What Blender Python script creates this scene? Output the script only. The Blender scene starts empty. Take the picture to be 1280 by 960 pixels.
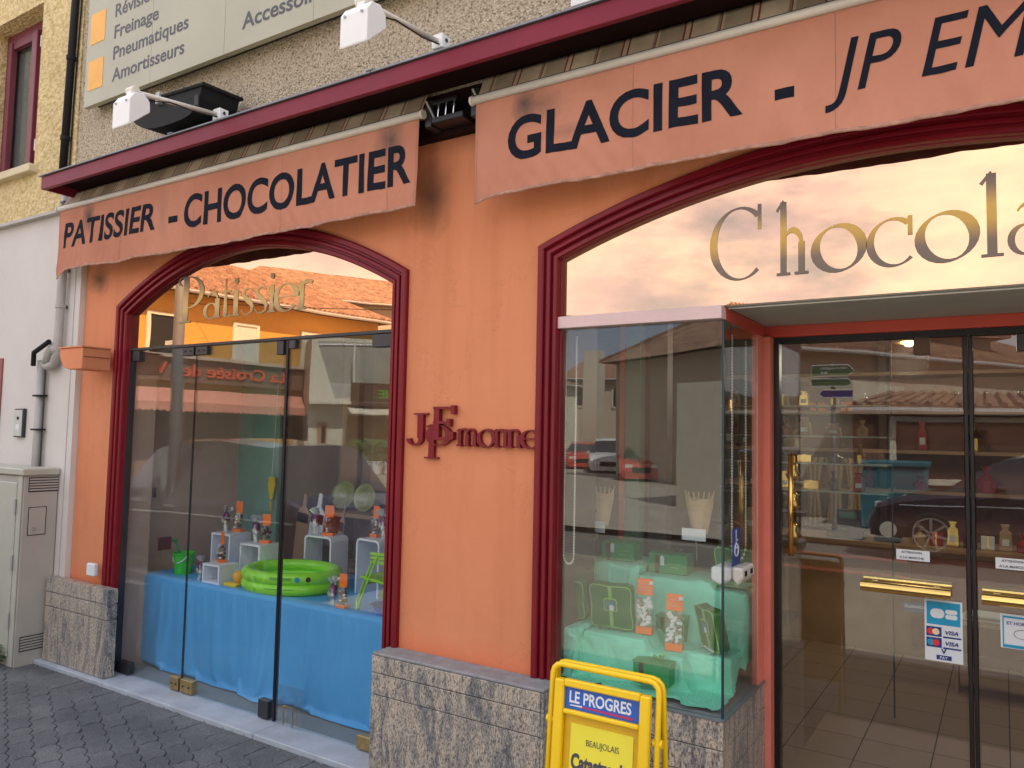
import bpy, bmesh, math, random
from mathutils import Vector, Matrix
random.seed(7)
R = math.radians
S = bpy.context.scene
COL = S.collection

# ---------------------------------------------------------------- camera, sky, sun, exposure
CAM = Vector((0.0, -2.945, 1.6))
F = 965.0
MW = Matrix(((0.8440, 0.0178, 0.5361), (0.5360, -0.0656, -0.8417), (0.0202, 0.9977, -0.0650)))
# orthonormalise (x axis, y axis, z axis of the camera are the columns)
cx_ = Vector((MW[0][0], MW[1][0], MW[2][0])).normalized()
cz_ = Vector((MW[0][2], MW[1][2], MW[2][2])); cz_ = (cz_ - cx_ * cz_.dot(cx_)).normalized()
cy_ = cz_.cross(cx_)
MR = Matrix((cx_, cy_, cz_)).transposed()
cam = bpy.data.cameras.new('camera'); camo = bpy.data.objects.new('camera', cam); COL.objects.link(camo)
cam.sensor_fit = 'HORIZONTAL'; cam.sensor_width = 36.0; cam.lens = 36.0 * F / 1280.0
cam.clip_start = 0.05; cam.clip_end = 2000
camo.matrix_world = Matrix.Translation(CAM) @ MR.to_4x4()
S.camera = camo

SUN = Vector((0.50, 0.34, 0.80)).normalized()      # towards the sun: behind the shop, from the right
W = bpy.data.worlds.new("World"); S.world = W; W.use_nodes = True
nt = W.node_tree; nt.nodes.clear()
wo = nt.nodes.new('ShaderNodeOutputWorld'); bg = nt.nodes.new('ShaderNodeBackground')
sky = nt.nodes.new('ShaderNodeTexSky'); sky.sky_type = 'NISHITA'; sky.sun_disc = False
sky.sun_elevation = math.asin(SUN.z); sky.sun_rotation = math.atan2(SUN.x, SUN.y)
sky.air_density = 1.0; sky.dust_density = 1.6; sky.ozone_density = 1.0
tc = nt.nodes.new('ShaderNodeTexCoord'); mp = nt.nodes.new('ShaderNodeMapping'); mp.inputs['Scale'].default_value = (1, 1, 2.4)
n1 = nt.nodes.new('ShaderNodeTexNoise'); n1.inputs['Scale'].default_value = 2.3; n1.inputs['Detail'].default_value = 9; n1.inputs['Roughness'].default_value = 0.58
r1 = nt.nodes.new('ShaderNodeValToRGB'); r1.color_ramp.elements[0].position = 0.36; r1.color_ramp.elements[1].position = 0.50
n2 = nt.nodes.new('ShaderNodeTexNoise'); n2.inputs['Scale'].default_value = 3.6; n2.inputs['Detail'].default_value = 10; n2.inputs['Roughness'].default_value = 0.6
r2 = nt.nodes.new('ShaderNodeValToRGB'); r2.color_ramp.elements[0].color = (6.0, 5.9, 7.4, 1); r2.color_ramp.elements[1].color = (11.0, 10.3, 9.6, 1)
r2.color_ramp.elements[0].position = 0.38; r2.color_ramp.elements[1].position = 0.66
mxs = nt.nodes.new('ShaderNodeMixRGB'); L = nt.links.new
L(tc.outputs['Generated'], mp.inputs['Vector']); L(mp.outputs[0], n1.inputs['Vector']); L(mp.outputs[0], n2.inputs['Vector'])
L(n1.outputs['Fac'], r1.inputs[0]); L(n2.outputs['Fac'], r2.inputs[0])
L(r1.outputs[0], mxs.inputs[0]); L(sky.outputs[0], mxs.inputs[1]); L(r2.outputs[0], mxs.inputs[2])
L(mxs.outputs[0], bg.inputs[0]); bg.inputs[1].default_value = 0.11; L(bg.outputs[0], wo.inputs[0])

sl = bpy.data.lights.new('sun', 'SUN'); sl.energy = 5.0; sl.angle = R(0.53); sl.color = (1.0, 0.95, 0.87)
so = bpy.data.objects.new('sun', sl); COL.objects.link(so)
so.rotation_euler = SUN.to_track_quat('Z', 'Y').to_euler()
S.view_settings.view_transform = 'Standard'; S.view_settings.look = 'None'; S.view_settings.gamma = 1.0
S.view_settings.exposure = 1.02; S.view_settings.use_curve_mapping = False
S.render.engine = 'CYCLES'
S.cycles.max_bounces = 10; S.cycles.diffuse_bounces = 4; S.cycles.glossy_bounces = 5; S.cycles.transparent_max_bounces = 24
S.cycles.transmission_bounces = 4; S.cycles.caustics_reflective = False; S.cycles.caustics_refractive = False
S.cycles.use_denoising = True; S.cycles.sample_clamp_indirect = 8; S.cycles.blur_glossy = 0.3

# ---------------------------------------------------------------- helpers
def ray(u, v): return MR @ Vector((u - 640.0, -(v - 480.0), -F))
def at(u, v, y):
    "the point of the place seen at photo pixel (u, v), at depth y"
    r = ray(u, v); return CAM + r * ((y - CAM.y) / r.y)
def atz(u, v, z):
    r = ray(u, v); return CAM + r * ((z - CAM.z) / r.z)

def tag(o, label=None, cat=None, group=None, kind=None):
    if label: o['label'] = label
    if cat: o['category'] = cat
    if group: o['group'] = group
    if kind: o['kind'] = kind
    return o

def thing(name, loc, label, cat, group=None, rz=0.0):
    o = bpy.data.objects.new(name, None); o.empty_display_size = 0.1; COL.objects.link(o)
    o.location = loc; o.rotation_euler = (0, 0, rz)
    return tag(o, label, cat, group)

def gloc(o):
    p = Vector((0, 0, 0))
    while o is not None: p += Vector(o.location); o = o.parent
    return p

class MB:
    def __init__(s): s.v = []; s.f = []; s.m = []; s.mi = 0; s.uv = None
    def quad(s, a, b, c, d):
        n = len(s.v); s.v += [Vector(a), Vector(b), Vector(c), Vector(d)]; s.f.append((n, n+1, n+2, n+3)); s.m.append(s.mi)
    def tri(s, a, b, c):
        n = len(s.v); s.v += [Vector(a), Vector(b), Vector(c)]; s.f.append((n, n+1, n+2)); s.m.append(s.mi)
    def add(s, vs, fs):
        n = len(s.v); s.v += [Vector(p) for p in vs]
        for f in fs: s.f.append(tuple(i + n for i in f)); s.m.append(s.mi)
        return s
    def box(s, x0, x1, y0, y1, z0, z1, mat=None):
        vs = [(x, y, z) for x in (x0, x1) for y in (y0, y1) for z in (z0, z1)]
        if mat is not None: vs = [mat @ Vector(p) for p in vs]
        return s.add(vs, [(0, 1, 3, 2), (4, 6, 7, 5), (0, 4, 5, 1), (2, 3, 7, 6), (0, 2, 6, 4), (1, 5, 7, 3)])
    def prism(s, pts, d, mat=None):
        "pts: list of 3-d points of a planar polygon, d: extrusion vector"
        n = len(pts); d = Vector(d); P = [Vector(p) for p in pts]; Q = [p + d for p in P]
        vs = P + Q
        if mat is not None: vs = [mat @ p for p in vs]
        fs = [tuple(range(n))[::-1], tuple(range(n, 2 * n))] + [(i, (i + 1) % n, n + (i + 1) % n, n + i) for i in range(n)]
        return s.add(vs, fs)
    def tube(s, path, r, n=8, closed=False, caps=True):
        P = [Vector(p) for p in path]; m = len(P); rings = []
        up = None
        for i, p in enumerate(P):
            if closed: d = P[(i + 1) % m] - P[(i - 1) % m]
            else: d = P[min(i + 1, m - 1)] - P[max(i - 1, 0)]
            d.normalize()
            if up is None:
                up = Vector((0, 0, 1)) if abs(d.z) < 0.9 else Vector((1, 0, 0))
            a = d.cross(up)
            if a.length < 1e-4: a = d.cross(Vector((0, 1, 0)))
            a.normalize(); b = a.cross(d).normalized(); up = b
            rr = r[i] if isinstance(r, (list, tuple)) else r
            rings.append([p + a * rr * math.cos(2 * math.pi * k / n) + b * rr * math.sin(2 * math.pi * k / n) for k in range(n)])
        vs = [q for g in rings for q in g]; fs = []
        for i in range(m if closed else m - 1):
            j = (i + 1) % m
            for k in range(n): fs.append((i * n + k, i * n + (k + 1) % n, j * n + (k + 1) % n, j * n + k))
        if caps and not closed: fs += [tuple(range(n)), tuple(range((m - 1) * n, m * n))[::-1]]
        return s.add(vs, fs)
    def lathe(s, prof, c=(0, 0, 0), n=24, mat=None):
        vs = []; fs = []; m = len(prof); c = Vector(c)
        for r, z in prof:
            for k in range(n):
                a = 2 * math.pi * k / n; p = Vector((r * math.cos(a), r * math.sin(a), z))
                if mat is not None: p = mat @ p
                vs.append(p + c)
        for i in range(m - 1):
            for k in range(n): fs.append((i * n + k, i * n + (k + 1) % n, (i + 1) * n + (k + 1) % n, (i + 1) * n + k))
        return s.add(vs, fs)
    def ball(s, c, r, n=10, sc=(1, 1, 1)):
        prof = [(r * math.sin(math.pi * i / (n // 2 + 1)) * 1.0 + 1e-5, r * math.cos(math.pi * i / (n // 2 + 1))) for i in range(n // 2 + 2)]
        return s.lathe(prof, c, n, Matrix.Diagonal(Vector(sc)).to_3x3())
    def grid(s, fn, nu, nv):
        vs = [fn(i / nu, j / nv) for j in range(nv + 1) for i in range(nu + 1)]
        fs = [(j * (nu + 1) + i, j * (nu + 1) + i + 1, (j + 1) * (nu + 1) + i + 1, (j + 1) * (nu + 1) + i) for j in range(nv) for i in range(nu)]
        return s.add(vs, fs)
    def build(s, name, mat, parent=None, local=False, smooth=False, bevel=0, solid=0, label=None, kind=None, fix=True, seg=1, weld=False):
        me = bpy.data.meshes.new(name)
        o = Vector((0, 0, 0)) if (local or parent is None) else gloc(parent)
        me.from_pydata([p - o for p in s.v], [], s.f)
        mats = mat if isinstance(mat, (list, tuple)) else [mat]
        for m in mats: me.materials.append(m)
        if len(mats) > 1:
            for p, i in zip(me.polygons, s.m): p.material_index = i
        if fix or weld:
            bm = bmesh.new(); bm.from_mesh(me)
            if weld: bmesh.ops.remove_doubles(bm, verts=bm.verts, dist=1e-5)
            bmesh.ops.recalc_face_normals(bm, faces=bm.faces); bm.to_mesh(me); bm.free()
        ob = bpy.data.objects.new(name, me); COL.objects.link(ob)
        if parent is not None: ob.parent = parent
        if smooth:
            for p in me.polygons: p.use_smooth = True
        if solid:
            md = ob.modifiers.new('solid', 'SOLIDIFY'); md.thickness = solid; md.offset = 0
        if bevel:
            md = ob.modifiers.new('bevel', 'BEVEL'); md.width = bevel; md.segments = seg; md.limit_method = 'ANGLE'; md.angle_limit = R(40)
        if label: ob['label'] = label
        if kind: ob['kind'] = kind
        return ob

def copy_tree(o, parent=None, loc=None, label=None, rz=None):
    c = o.copy(); COL.objects.link(c); c.parent = parent
    if loc is not None: c.location = loc
    if rz is not None: c.rotation_euler = (0, 0, rz)
    if label: c['label'] = label
    for ch in [k for k in bpy.data.objects if k.parent == o]: copy_tree(ch, c)
    return c

def simcloth(verts, faces, colliders, frames, pins=(), shrink=0.0, bend=.25, quality=4):
    "let a sheet fall over boxes with the cloth solver and return where its vertices come to rest"
    sc = S; me = bpy.data.meshes.new('c'); me.from_pydata(verts, [], faces); ob = bpy.data.objects.new('c', me); COL.objects.link(ob); cols = []
    for (x0, x1, y0, y1, z0, z1) in colliders:
        vs = [(x, y, z) for x in (x0, x1) for y in (y0, y1) for z in (z0, z1)]
        m = bpy.data.meshes.new('k'); m.from_pydata(vs, [], [(0, 1, 3, 2), (4, 6, 7, 5), (0, 4, 5, 1), (2, 3, 7, 6), (0, 2, 6, 4), (1, 5, 7, 3)])
        k = bpy.data.objects.new('k', m); COL.objects.link(k); k.modifiers.new('c', 'COLLISION'); k.collision.thickness_outer = .004; k.collision.cloth_friction = 8; cols.append(k)
    md = ob.modifiers.new('cl', 'CLOTH'); st = md.settings; st.quality = quality; st.mass = .25; st.tension_stiffness = 12; st.compression_stiffness = 12; st.shear_stiffness = 4; st.bending_stiffness = bend; st.air_damping = 2; st.shrink_min = shrink
    md.collision_settings.distance_min = .005; md.collision_settings.collision_quality = 3
    if pins:
        vg = ob.vertex_groups.new(name='p'); vg.add(list(pins), 1.0, 'REPLACE'); st.vertex_group_mass = 'p'
    md.point_cache.frame_start = 1; md.point_cache.frame_end = frames
    for f in range(1, frames + 1): sc.frame_set(f)
    ev = ob.evaluated_get(bpy.context.evaluated_depsgraph_get()); out = [v.co.copy() for v in ev.data.vertices]
    for k in cols + [ob]: bpy.data.objects.remove(k)
    sc.frame_set(1)
    return out

# --- text as mesh, fitted in a box: origin p0, direction ex, up ez, width w and cap height h
def text_mb(s, bold=0.0, res=5):
    cu = bpy.data.curves.new('t', 'FONT'); cu.body = s; cu.size = 1.0; cu.offset = bold; cu.resolution_u = res; cu.fill_mode = 'BOTH'
    ob = bpy.data.objects.new('t', cu); COL.objects.link(ob)
    bpy.context.view_layer.update()
    me = bpy.data.meshes.new_from_object(ob.evaluated_get(bpy.context.evaluated_depsgraph_get()))
    vs = [v.co.copy() for v in me.vertices]; fs = [tuple(p.vertices) for p in me.polygons]
    bpy.data.objects.remove(ob); bpy.data.curves.remove(cu); bpy.data.meshes.remove(me)
    return vs, fs
def fit_text(s, p0, w, h, ex=(1, 0, 0), ez=(0, 0, 1), n=(0, -1, 0), bold=0.0, shear=0.0, thick=0.0, ref=None, cut=0, warp=None):
    vs, fs = text_mb(s, bold)
    rv, _ = text_mb(ref or s, bold) if ref else (vs, fs)
    x0 = min(v.x for v in vs); x1 = max(v.x for v in vs); y0 = min(v.y for v in rv); y1 = max(v.y for v in rv)
    ex = Vector(ex); ez = Vector(ez); n = Vector(n); p0 = Vector(p0)
    sx = w / (x1 - x0) if w else h / (y1 - y0); sy = h / (y1 - y0)
    q = [((v.x - x0) * sx + shear * (v.y - y0) * sy, (v.y - y0) * sy) for v in vs]
    if cut:
        bm = bmesh.new(); bv = [bm.verts.new((a, 0, b)) for a, b in q]
        for f in fs:
            try: bm.faces.new([bv[i] for i in f])
            except ValueError: pass
        xm = max(a for a, b in q); zm = max(b for a, b in q); k = 0.0
        for lim, nn in ((xm, (1, 0, 0)), (zm, (0, 0, 1))):
            k = cut
            while k < lim:
                bmesh.ops.bisect_plane(bm, geom=bm.verts[:] + bm.edges[:] + bm.faces[:], plane_co=Vector(nn) * k, plane_no=nn); k += cut
        bm.verts.index_update()
        q = [(v.co.x, v.co.z) for v in bm.verts]; fs = [tuple(v.index for v in f.verts) for f in bm.faces]; bm.free()
    pts = [p0 + ex * a + ez * b for a, b in q]
    if warp: pts = [warp(p) for p in pts]
    mb = MB()
    if thick:
        N = len(pts); top = [p + n * thick for p in pts]
        cnt = {}
        for f in fs:
            for i in range(len(f)):
                e = (f[i], f[(i + 1) % len(f)]); cnt[tuple(sorted(e))] = cnt.get(tuple(sorted(e)), []) + [e]
        side = [(e[0][0], e[0][1], e[0][1] + N, e[0][0] + N) for e in cnt.values() if len(e) == 1]
        mb.add(pts + top, [tuple(i + N for i in f) for f in fs] + [f[::-1] for f in fs] + side)
    else: mb.add(pts, fs)
    return mb

# ---------------------------------------------------------------- materials
def newmat(name):
    m = bpy.data.materials.new(name); m.use_nodes = True; t = m.node_tree
    return m, t, t.nodes['Principled BSDF']
def col4(c): return (c[0], c[1], c[2], 1.0)
def ramp(t, stops):
    r = t.nodes.new('ShaderNodeValToRGB'); e = r.color_ramp.elements
    e[0].position = stops[0][0]; e[0].color = col4(stops[0][1]); e[1].position = stops[-1][0]; e[1].color = col4(stops[-1][1])
    for p, c in stops[1:-1]:
        k = e.new(p); k.color = col4(c)
    return r
def noise(t, scale, detail=4, rough=0.55, vec=None, dist=0.0):
    n = t.nodes.new('ShaderNodeTexNoise'); n.inputs['Scale'].default_value = scale; n.inputs['Detail'].default_value = detail
    n.inputs['Roughness'].default_value = rough; n.inputs['Distortion'].default_value = dist
    if vec is not None: t.links.new(vec, n.inputs['Vector'])
    return n
def coords(t, scale=(1, 1, 1)):
    g = t.nodes.new('ShaderNodeNewGeometry'); m = t.nodes.new('ShaderNodeMapping'); m.inputs['Scale'].default_value = scale
    t.links.new(g.outputs['Position'], m.inputs['Vector']); return m.outputs[0]
def ocoords(t, scale=(1, 1, 1)):
    g = t.nodes.new('ShaderNodeTexCoord'); m = t.nodes.new('ShaderNodeMapping'); m.inputs['Scale'].default_value = scale
    t.links.new(g.outputs['Object'], m.inputs['Vector']); return m.outputs[0]
def bump(t, src, strength, dist, b):
    n = t.nodes.new('ShaderNodeBump'); n.inputs['Strength'].default_value = strength; n.inputs['Distance'].default_value = dist
    t.links.new(src, n.inputs['Height']); t.links.new(n.outputs[0], b.inputs['Normal']); return n
def mixc(t, fac, a, b, mode='MIX'):
    m = t.nodes.new('ShaderNodeMixRGB'); m.blend_type = mode
    for i, x in ((0, fac), (1, a), (2, b)):
        if isinstance(x, (int, float)): m.inputs[i].default_value = x
        elif isinstance(x, tuple): m.inputs[i].default_value = col4(x)
        else: t.links.new(x, m.inputs[i])
    return m.outputs[0]
def plain(name, c, rough=0.5, metal=0.0, var=0.12, scale=6.0, bmp=0.0, bscale=60.0, spec=0.5, obj=False, coat=0.0):
    "one paint or plastic with slight uneven tone"
    m, t, b = newmat(name); vec = ocoords(t) if obj else coords(t)
    n = noise(t, scale, 5, 0.6, vec); lo = tuple(x * (1 - var) for x in c); hi = tuple(min(1, x * (1 + var)) for x in c)
    r = ramp(t, [(0.3, lo), (0.7, hi)]); t.links.new(n.outputs['Fac'], r.inputs[0]); t.links.new(r.outputs[0], b.inputs['Base Color'])
    b.inputs['Roughness'].default_value = rough; b.inputs['Metallic'].default_value = metal; b.inputs['Specular IOR Level'].default_value = spec
    b.inputs['Coat Weight'].default_value = coat
    if bmp:
        n2 = noise(t, bscale, 3, 0.6, vec); bump(t, n2.outputs['Fac'], bmp, 0.01, b)
    return m

def m_stucco():
    m, t, b = newmat('orange_render'); v = coords(t)
    n = noise(t, 1.3, 6, 0.6, v); r = ramp(t, [(0.3, (0.64, 0.24, 0.115)), (0.7, (0.70, 0.275, 0.14))]); t.links.new(n.outputs['Fac'], r.inputs[0])
    n2 = noise(t, 1.0, 4, 0.6, coords(t, (7, 7, 0.7))); r2 = ramp(t, [(0.45, (1, 1, 1)), (0.85, (0.86, 0.8, 0.76))]); t.links.new(n2.outputs['Fac'], r2.inputs[0])
    c = mixc(t, 1.0, r.outputs[0], r2.outputs[0], 'MULTIPLY')
    sz = t.nodes.new('ShaderNodeSeparateXYZ'); gz_ = t.nodes.new('ShaderNodeNewGeometry'); t.links.new(gz_.outputs['Position'], sz.inputs[0]); wb_ = t.nodes.new('ShaderNodeMath'); wb_.operation = 'MULTIPLY_ADD'; t.links.new(noise(t, 6, 4, .6, v).outputs['Fac'], wb_.inputs[0]); wb_.inputs[1].default_value = .12; t.links.new(sz.outputs['Z'], wb_.inputs[2])
    rb = ramp(t, [(.64, (.75, .75, .75)), (.74, (0, 0, 0))]); t.links.new(wb_.outputs[0], rb.inputs[0]); c = mixc(t, rb.outputs[0], c, (0.70, 0.20, 0.09))
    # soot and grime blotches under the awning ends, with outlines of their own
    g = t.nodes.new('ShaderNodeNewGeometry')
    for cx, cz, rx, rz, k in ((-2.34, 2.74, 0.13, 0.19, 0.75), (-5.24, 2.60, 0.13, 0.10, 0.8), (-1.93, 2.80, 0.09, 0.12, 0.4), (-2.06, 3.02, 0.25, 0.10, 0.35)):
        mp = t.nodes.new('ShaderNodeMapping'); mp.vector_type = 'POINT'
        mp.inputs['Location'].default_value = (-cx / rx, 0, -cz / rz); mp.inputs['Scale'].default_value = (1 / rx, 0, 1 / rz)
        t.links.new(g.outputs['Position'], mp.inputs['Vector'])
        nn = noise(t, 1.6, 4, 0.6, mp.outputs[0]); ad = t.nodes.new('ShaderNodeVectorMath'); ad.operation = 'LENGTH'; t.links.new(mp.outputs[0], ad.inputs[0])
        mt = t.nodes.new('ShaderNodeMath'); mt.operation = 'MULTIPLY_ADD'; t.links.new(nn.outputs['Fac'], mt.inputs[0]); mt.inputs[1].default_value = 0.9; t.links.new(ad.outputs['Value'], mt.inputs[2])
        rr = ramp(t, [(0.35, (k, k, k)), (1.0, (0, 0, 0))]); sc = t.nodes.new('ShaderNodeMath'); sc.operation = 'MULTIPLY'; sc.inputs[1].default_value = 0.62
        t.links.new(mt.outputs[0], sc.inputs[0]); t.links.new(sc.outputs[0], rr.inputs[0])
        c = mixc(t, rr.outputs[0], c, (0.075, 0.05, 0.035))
    vo = t.nodes.new('ShaderNodeTexVoronoi'); vo.feature = 'DISTANCE_TO_EDGE'; vo.inputs['Scale'].default_value = 1.1; wv = t.nodes.new('ShaderNodeVectorMath'); wv.operation = 'ADD'; nz = noise(t, 3, 6, .7, v); t.links.new(v, wv.inputs[0]); t.links.new(nz.outputs['Color'], wv.inputs[1]); t.links.new(wv.outputs[0], vo.inputs['Vector'])
    rc = ramp(t, [(0.0, (.30, .30, .30)), (0.006, (0, 0, 0))]); t.links.new(vo.outputs['Distance'], rc.inputs[0]); c = mixc(t, rc.outputs[0], c, (0.30, 0.12, 0.06))
    t.links.new(c, b.inputs['Base Color'])
    b.inputs['Roughness'].default_value = 0.75; b.inputs['Specular IOR Level'].default_value = 0.25
    n3 = noise(t, 5, 5, 0.6, v); n4 = noise(t, 90, 3, 0.6, v)
    s = t.nodes.new('ShaderNodeMath'); s.operation = 'MULTIPLY_ADD'; t.links.new(n4.outputs['Fac'], s.inputs[0]); s.inputs[1].default_value = 0.03; t.links.new(n3.outputs['Fac'], s.inputs[2])
    bump(t, s.outputs[0], 0.22, 0.02, b)
    return m
def m_granite():
    m, t, b = newmat('granite'); v = coords(t, (12, 12, 2.4)); n = noise(t, 1.0, 9, 0.74, v, 1.8)
    r = ramp(t, [(0.32, (0.10, 0.115, 0.13)), (0.43, (0.20, 0.205, 0.21)), (0.49, (0.34, 0.315, 0.275)), (0.57, (0.46, 0.41, 0.34)), (0.66, (0.42, 0.345, 0.265)), (0.75, (0.30, 0.26, 0.22))])
    t.links.new(n.outputs['Fac'], r.inputs[0])
    v2 = coords(t, (1, 1, 0.45)); n2 = noise(t, 150, 4, 0.8, v2); r2 = ramp(t, [(0.40, (0.25, 0.25, 0.27)), (0.48, (0.95, 0.94, 0.92)), (0.62, (1.45, 1.42, 1.36))]); t.links.new(n2.outputs['Fac'], r2.inputs[0])
    c = mixc(t, 1.0, r.outputs[0], r2.outputs[0], 'MULTIPLY'); t.links.new(c, b.inputs['Base Color'])
    b.inputs['Roughness'].default_value = 0.38; bump(t, n2.outputs['Fac'], 0.08, 0.002, b); return m
def m_roughcast(name, a, bb, c0, scale=85):
    m, t, b = newmat(name); v = coords(t); vo = t.nodes.new('ShaderNodeTexVoronoi'); vo.inputs['Scale'].default_value = scale; t.links.new(v, vo.inputs['Vector'])
    n = noise(t, scale * 0.8, 4, 0.7, v); r = ramp(t, [(0.34, c0), (0.46, a), (0.62, bb)]); t.links.new(n.outputs['Fac'], r.inputs[0])
    n5 = noise(t, 1.5, 4, 0.6, v); r5 = ramp(t, [(0.3, (0.86, 0.86, 0.86)), (0.7, (1.05, 1.05, 1.03))]); t.links.new(n5.outputs['Fac'], r5.inputs[0])
    t.links.new(mixc(t, 1.0, r.outputs[0], r5.outputs[0], 'MULTIPLY'), b.inputs['Base Color']); b.inputs['Roughness'].default_value = 0.95; b.inputs['Specular IOR Level'].default_value = 0.1
    bump(t, vo.outputs['Distance'], 0.8, 0.012, b); return m
def m_paver():
    m, t, b = newmat('paver_concrete'); v = coords(t); oi = t.nodes.new('ShaderNodeObjectInfo')
    n = noise(t, 160, 3, 0.75, v); r = ramp(t, [(0.35, (0.055, 0.064, 0.070)), (0.6, (0.13, 0.148, 0.158)), (0.78, (0.34, 0.37, 0.38))]); t.links.new(n.outputs['Fac'], r.inputs[0])
    n2 = noise(t, 3.0, 5, 0.6, v); r2 = ramp(t, [(0.3, (0.7, 0.7, 0.72)), (0.7, (1.25, 1.22, 1.2))]); t.links.new(n2.outputs['Fac'], r2.inputs[0])
    r3 = ramp(t, [(0.0, (0.88, 0.88, 0.9)), (1.0, (1.12, 1.1, 1.08))]); t.links.new(oi.outputs['Random'], r3.inputs[0])
    c = mixc(t, 1.0, mixc(t, 1.0, r.outputs[0], r2.outputs[0], 'MULTIPLY'), r3.outputs[0], 'MULTIPLY')
    t.links.new(c, b.inputs['Base Color']); b.inputs['Roughness'].default_value = 0.85; bump(t, n.outputs['Fac'], 0.5, 0.004, b); return m
def m_glass(name, tint, refl, mirror=None, wob=0.02, dust_haze=0.0):
    "a pane: mixes clear pass-through with mirror reflection by the Fresnel law"
    m = bpy.data.materials.new(name); m.use_nodes = True; t = m.node_tree; t.nodes.clear()
    o = t.nodes.new('ShaderNodeOutputMaterial'); mx = t.nodes.new('ShaderNodeMixShader'); tr = t.nodes.new('ShaderNodeBsdfTransparent'); gl = t.nodes.new('ShaderNodeBsdfAnisotropic')
    tr.inputs[0].default_value = col4(tint); gl.inputs['Color'].default_value = col4(refl); gl.inputs['Roughness'].default_value = 0.0
    n = noise(t, 1.7, 2, 0.4, coords(t)); bp = t.nodes.new('ShaderNodeBump'); bp.inputs['Strength'].default_value = wob; bp.inputs['Distance'].default_value = 0.02
    t.links.new(n.outputs['Fac'], bp.inputs['Height']); t.links.new(bp.outputs[0], gl.inputs['Normal'])
    if mirror is None:
        g = t.nodes.new('ShaderNodeNewGeometry'); mr = t.nodes.new('ShaderNodeMapRange'); mr.inputs['To Min'].default_value = 1.62; mr.inputs['To Max'].default_value = 1 / 1.62
        t.links.new(g.outputs['Backfacing'], mr.inputs['Value']); fr = t.nodes.new('ShaderNodeFresnel'); t.links.new(mr.outputs[0], fr.inputs['IOR']); t.links.new(fr.outputs[0], mx.inputs[0])
    else: mx.inputs[0].default_value = mirror
    df = t.nodes.new('ShaderNodeBsdfDiffuse'); df.inputs[0].default_value = (.62, .60, .56, 1); dm = t.nodes.new('ShaderNodeMixShader')  # pale dust film, doubling as a haze that lifts the darks behind
    dn = noise(t, 5.0, 6, 0.7, coords(t)); dr = t.nodes.new('ShaderNodeMapRange'); dr.inputs['From Min'].default_value = .3; dr.inputs['From Max'].default_value = .75
    dr.inputs['To Min'].default_value = dust_haze * .6; dr.inputs['To Max'].default_value = dust_haze * 1.5; t.links.new(dn.outputs['Fac'], dr.inputs['Value']); t.links.new(dr.outputs[0], dm.inputs[0])
    t.links.new(tr.outputs[0], mx.inputs[1]); t.links.new(gl.outputs[0], mx.inputs[2]); t.links.new(mx.outputs[0], dm.inputs[1]); t.links.new(df.outputs[0], dm.inputs[2]); t.links.new(dm.outputs[0], o.inputs[0]); return m
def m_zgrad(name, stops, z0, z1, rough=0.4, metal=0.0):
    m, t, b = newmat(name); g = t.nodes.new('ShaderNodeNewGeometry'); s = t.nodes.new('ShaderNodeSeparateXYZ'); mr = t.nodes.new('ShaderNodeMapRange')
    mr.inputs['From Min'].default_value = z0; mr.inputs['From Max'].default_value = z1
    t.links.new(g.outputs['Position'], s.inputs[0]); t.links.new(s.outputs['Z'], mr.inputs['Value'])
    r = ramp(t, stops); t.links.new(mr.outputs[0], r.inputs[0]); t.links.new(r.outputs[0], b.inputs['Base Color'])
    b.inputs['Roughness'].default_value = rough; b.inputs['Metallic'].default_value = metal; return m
def m_canvas():
    m, t, b = newmat('salmon_canvas'); v = coords(t)
    n = noise(t, 2.2, 6, 0.62, v); r = ramp(t, [(0.3, (0.44, 0.185, 0.12)), (0.7, (0.56, 0.255, 0.17))]); t.links.new(n.outputs['Fac'], r.inputs[0]); c = r.outputs[0]
    g = t.nodes.new('ShaderNodeNewGeometry')
    for cx, cz, rx, rz, k in ((-1.72, 3.02, 0.05, 0.07, 0.9), (-1.64, 3.0, 0.10, 0.07, 0.55), (-5.13, 2.99, 0.06, 0.09, 0.95), (-2.48, 3.0, 0.08, 0.12, 0.85), (-1.5, 2.86, 0.12, 0.03, 0.35), (-4.3, 2.9, 0.05, 0.12, 0.3)):
        mp = t.nodes.new('ShaderNodeMapping'); mp.inputs['Location'].default_value = (-cx / rx, 0, -cz / rz); mp.inputs['Scale'].default_value = (1 / rx, 0, 1 / rz)
        t.links.new(g.outputs['Position'], mp.inputs['Vector']); nn = noise(t, 1.5, 5, 0.65, mp.outputs[0]); ad = t.nodes.new('ShaderNodeVectorMath'); ad.operation = 'LENGTH'; t.links.new(mp.outputs[0], ad.inputs[0])
        mt = t.nodes.new('ShaderNodeMath'); mt.operation = 'MULTIPLY_ADD'; t.links.new(nn.outputs['Fac'], mt.inputs[0]); mt.inputs[1].default_value = 1.1; t.links.new(ad.outputs['Value'], mt.inputs[2])
        sc = t.nodes.new('ShaderNodeMath'); sc.operation = 'MULTIPLY'; sc.inputs[1].default_value = 0.5; t.links.new(mt.outputs[0], sc.inputs[0])
        rr = ramp(t, [(0.3, (k, k, k)), (1.0, (0, 0, 0))]); t.links.new(sc.outputs[0], rr.inputs[0]); c = mixc(t, rr.outputs[0], c, (0.10, 0.075, 0.065))
    t.links.new(c, b.inputs['Base Color']); b.inputs['Roughness'].default_value = 0.85; b.inputs['Specular IOR Level'].default_value = 0.15
    n3 = noise(t, 300, 2, 0.5, v); bump(t, n3.outputs['Fac'], 0.15, 0.002, b); return m
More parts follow.
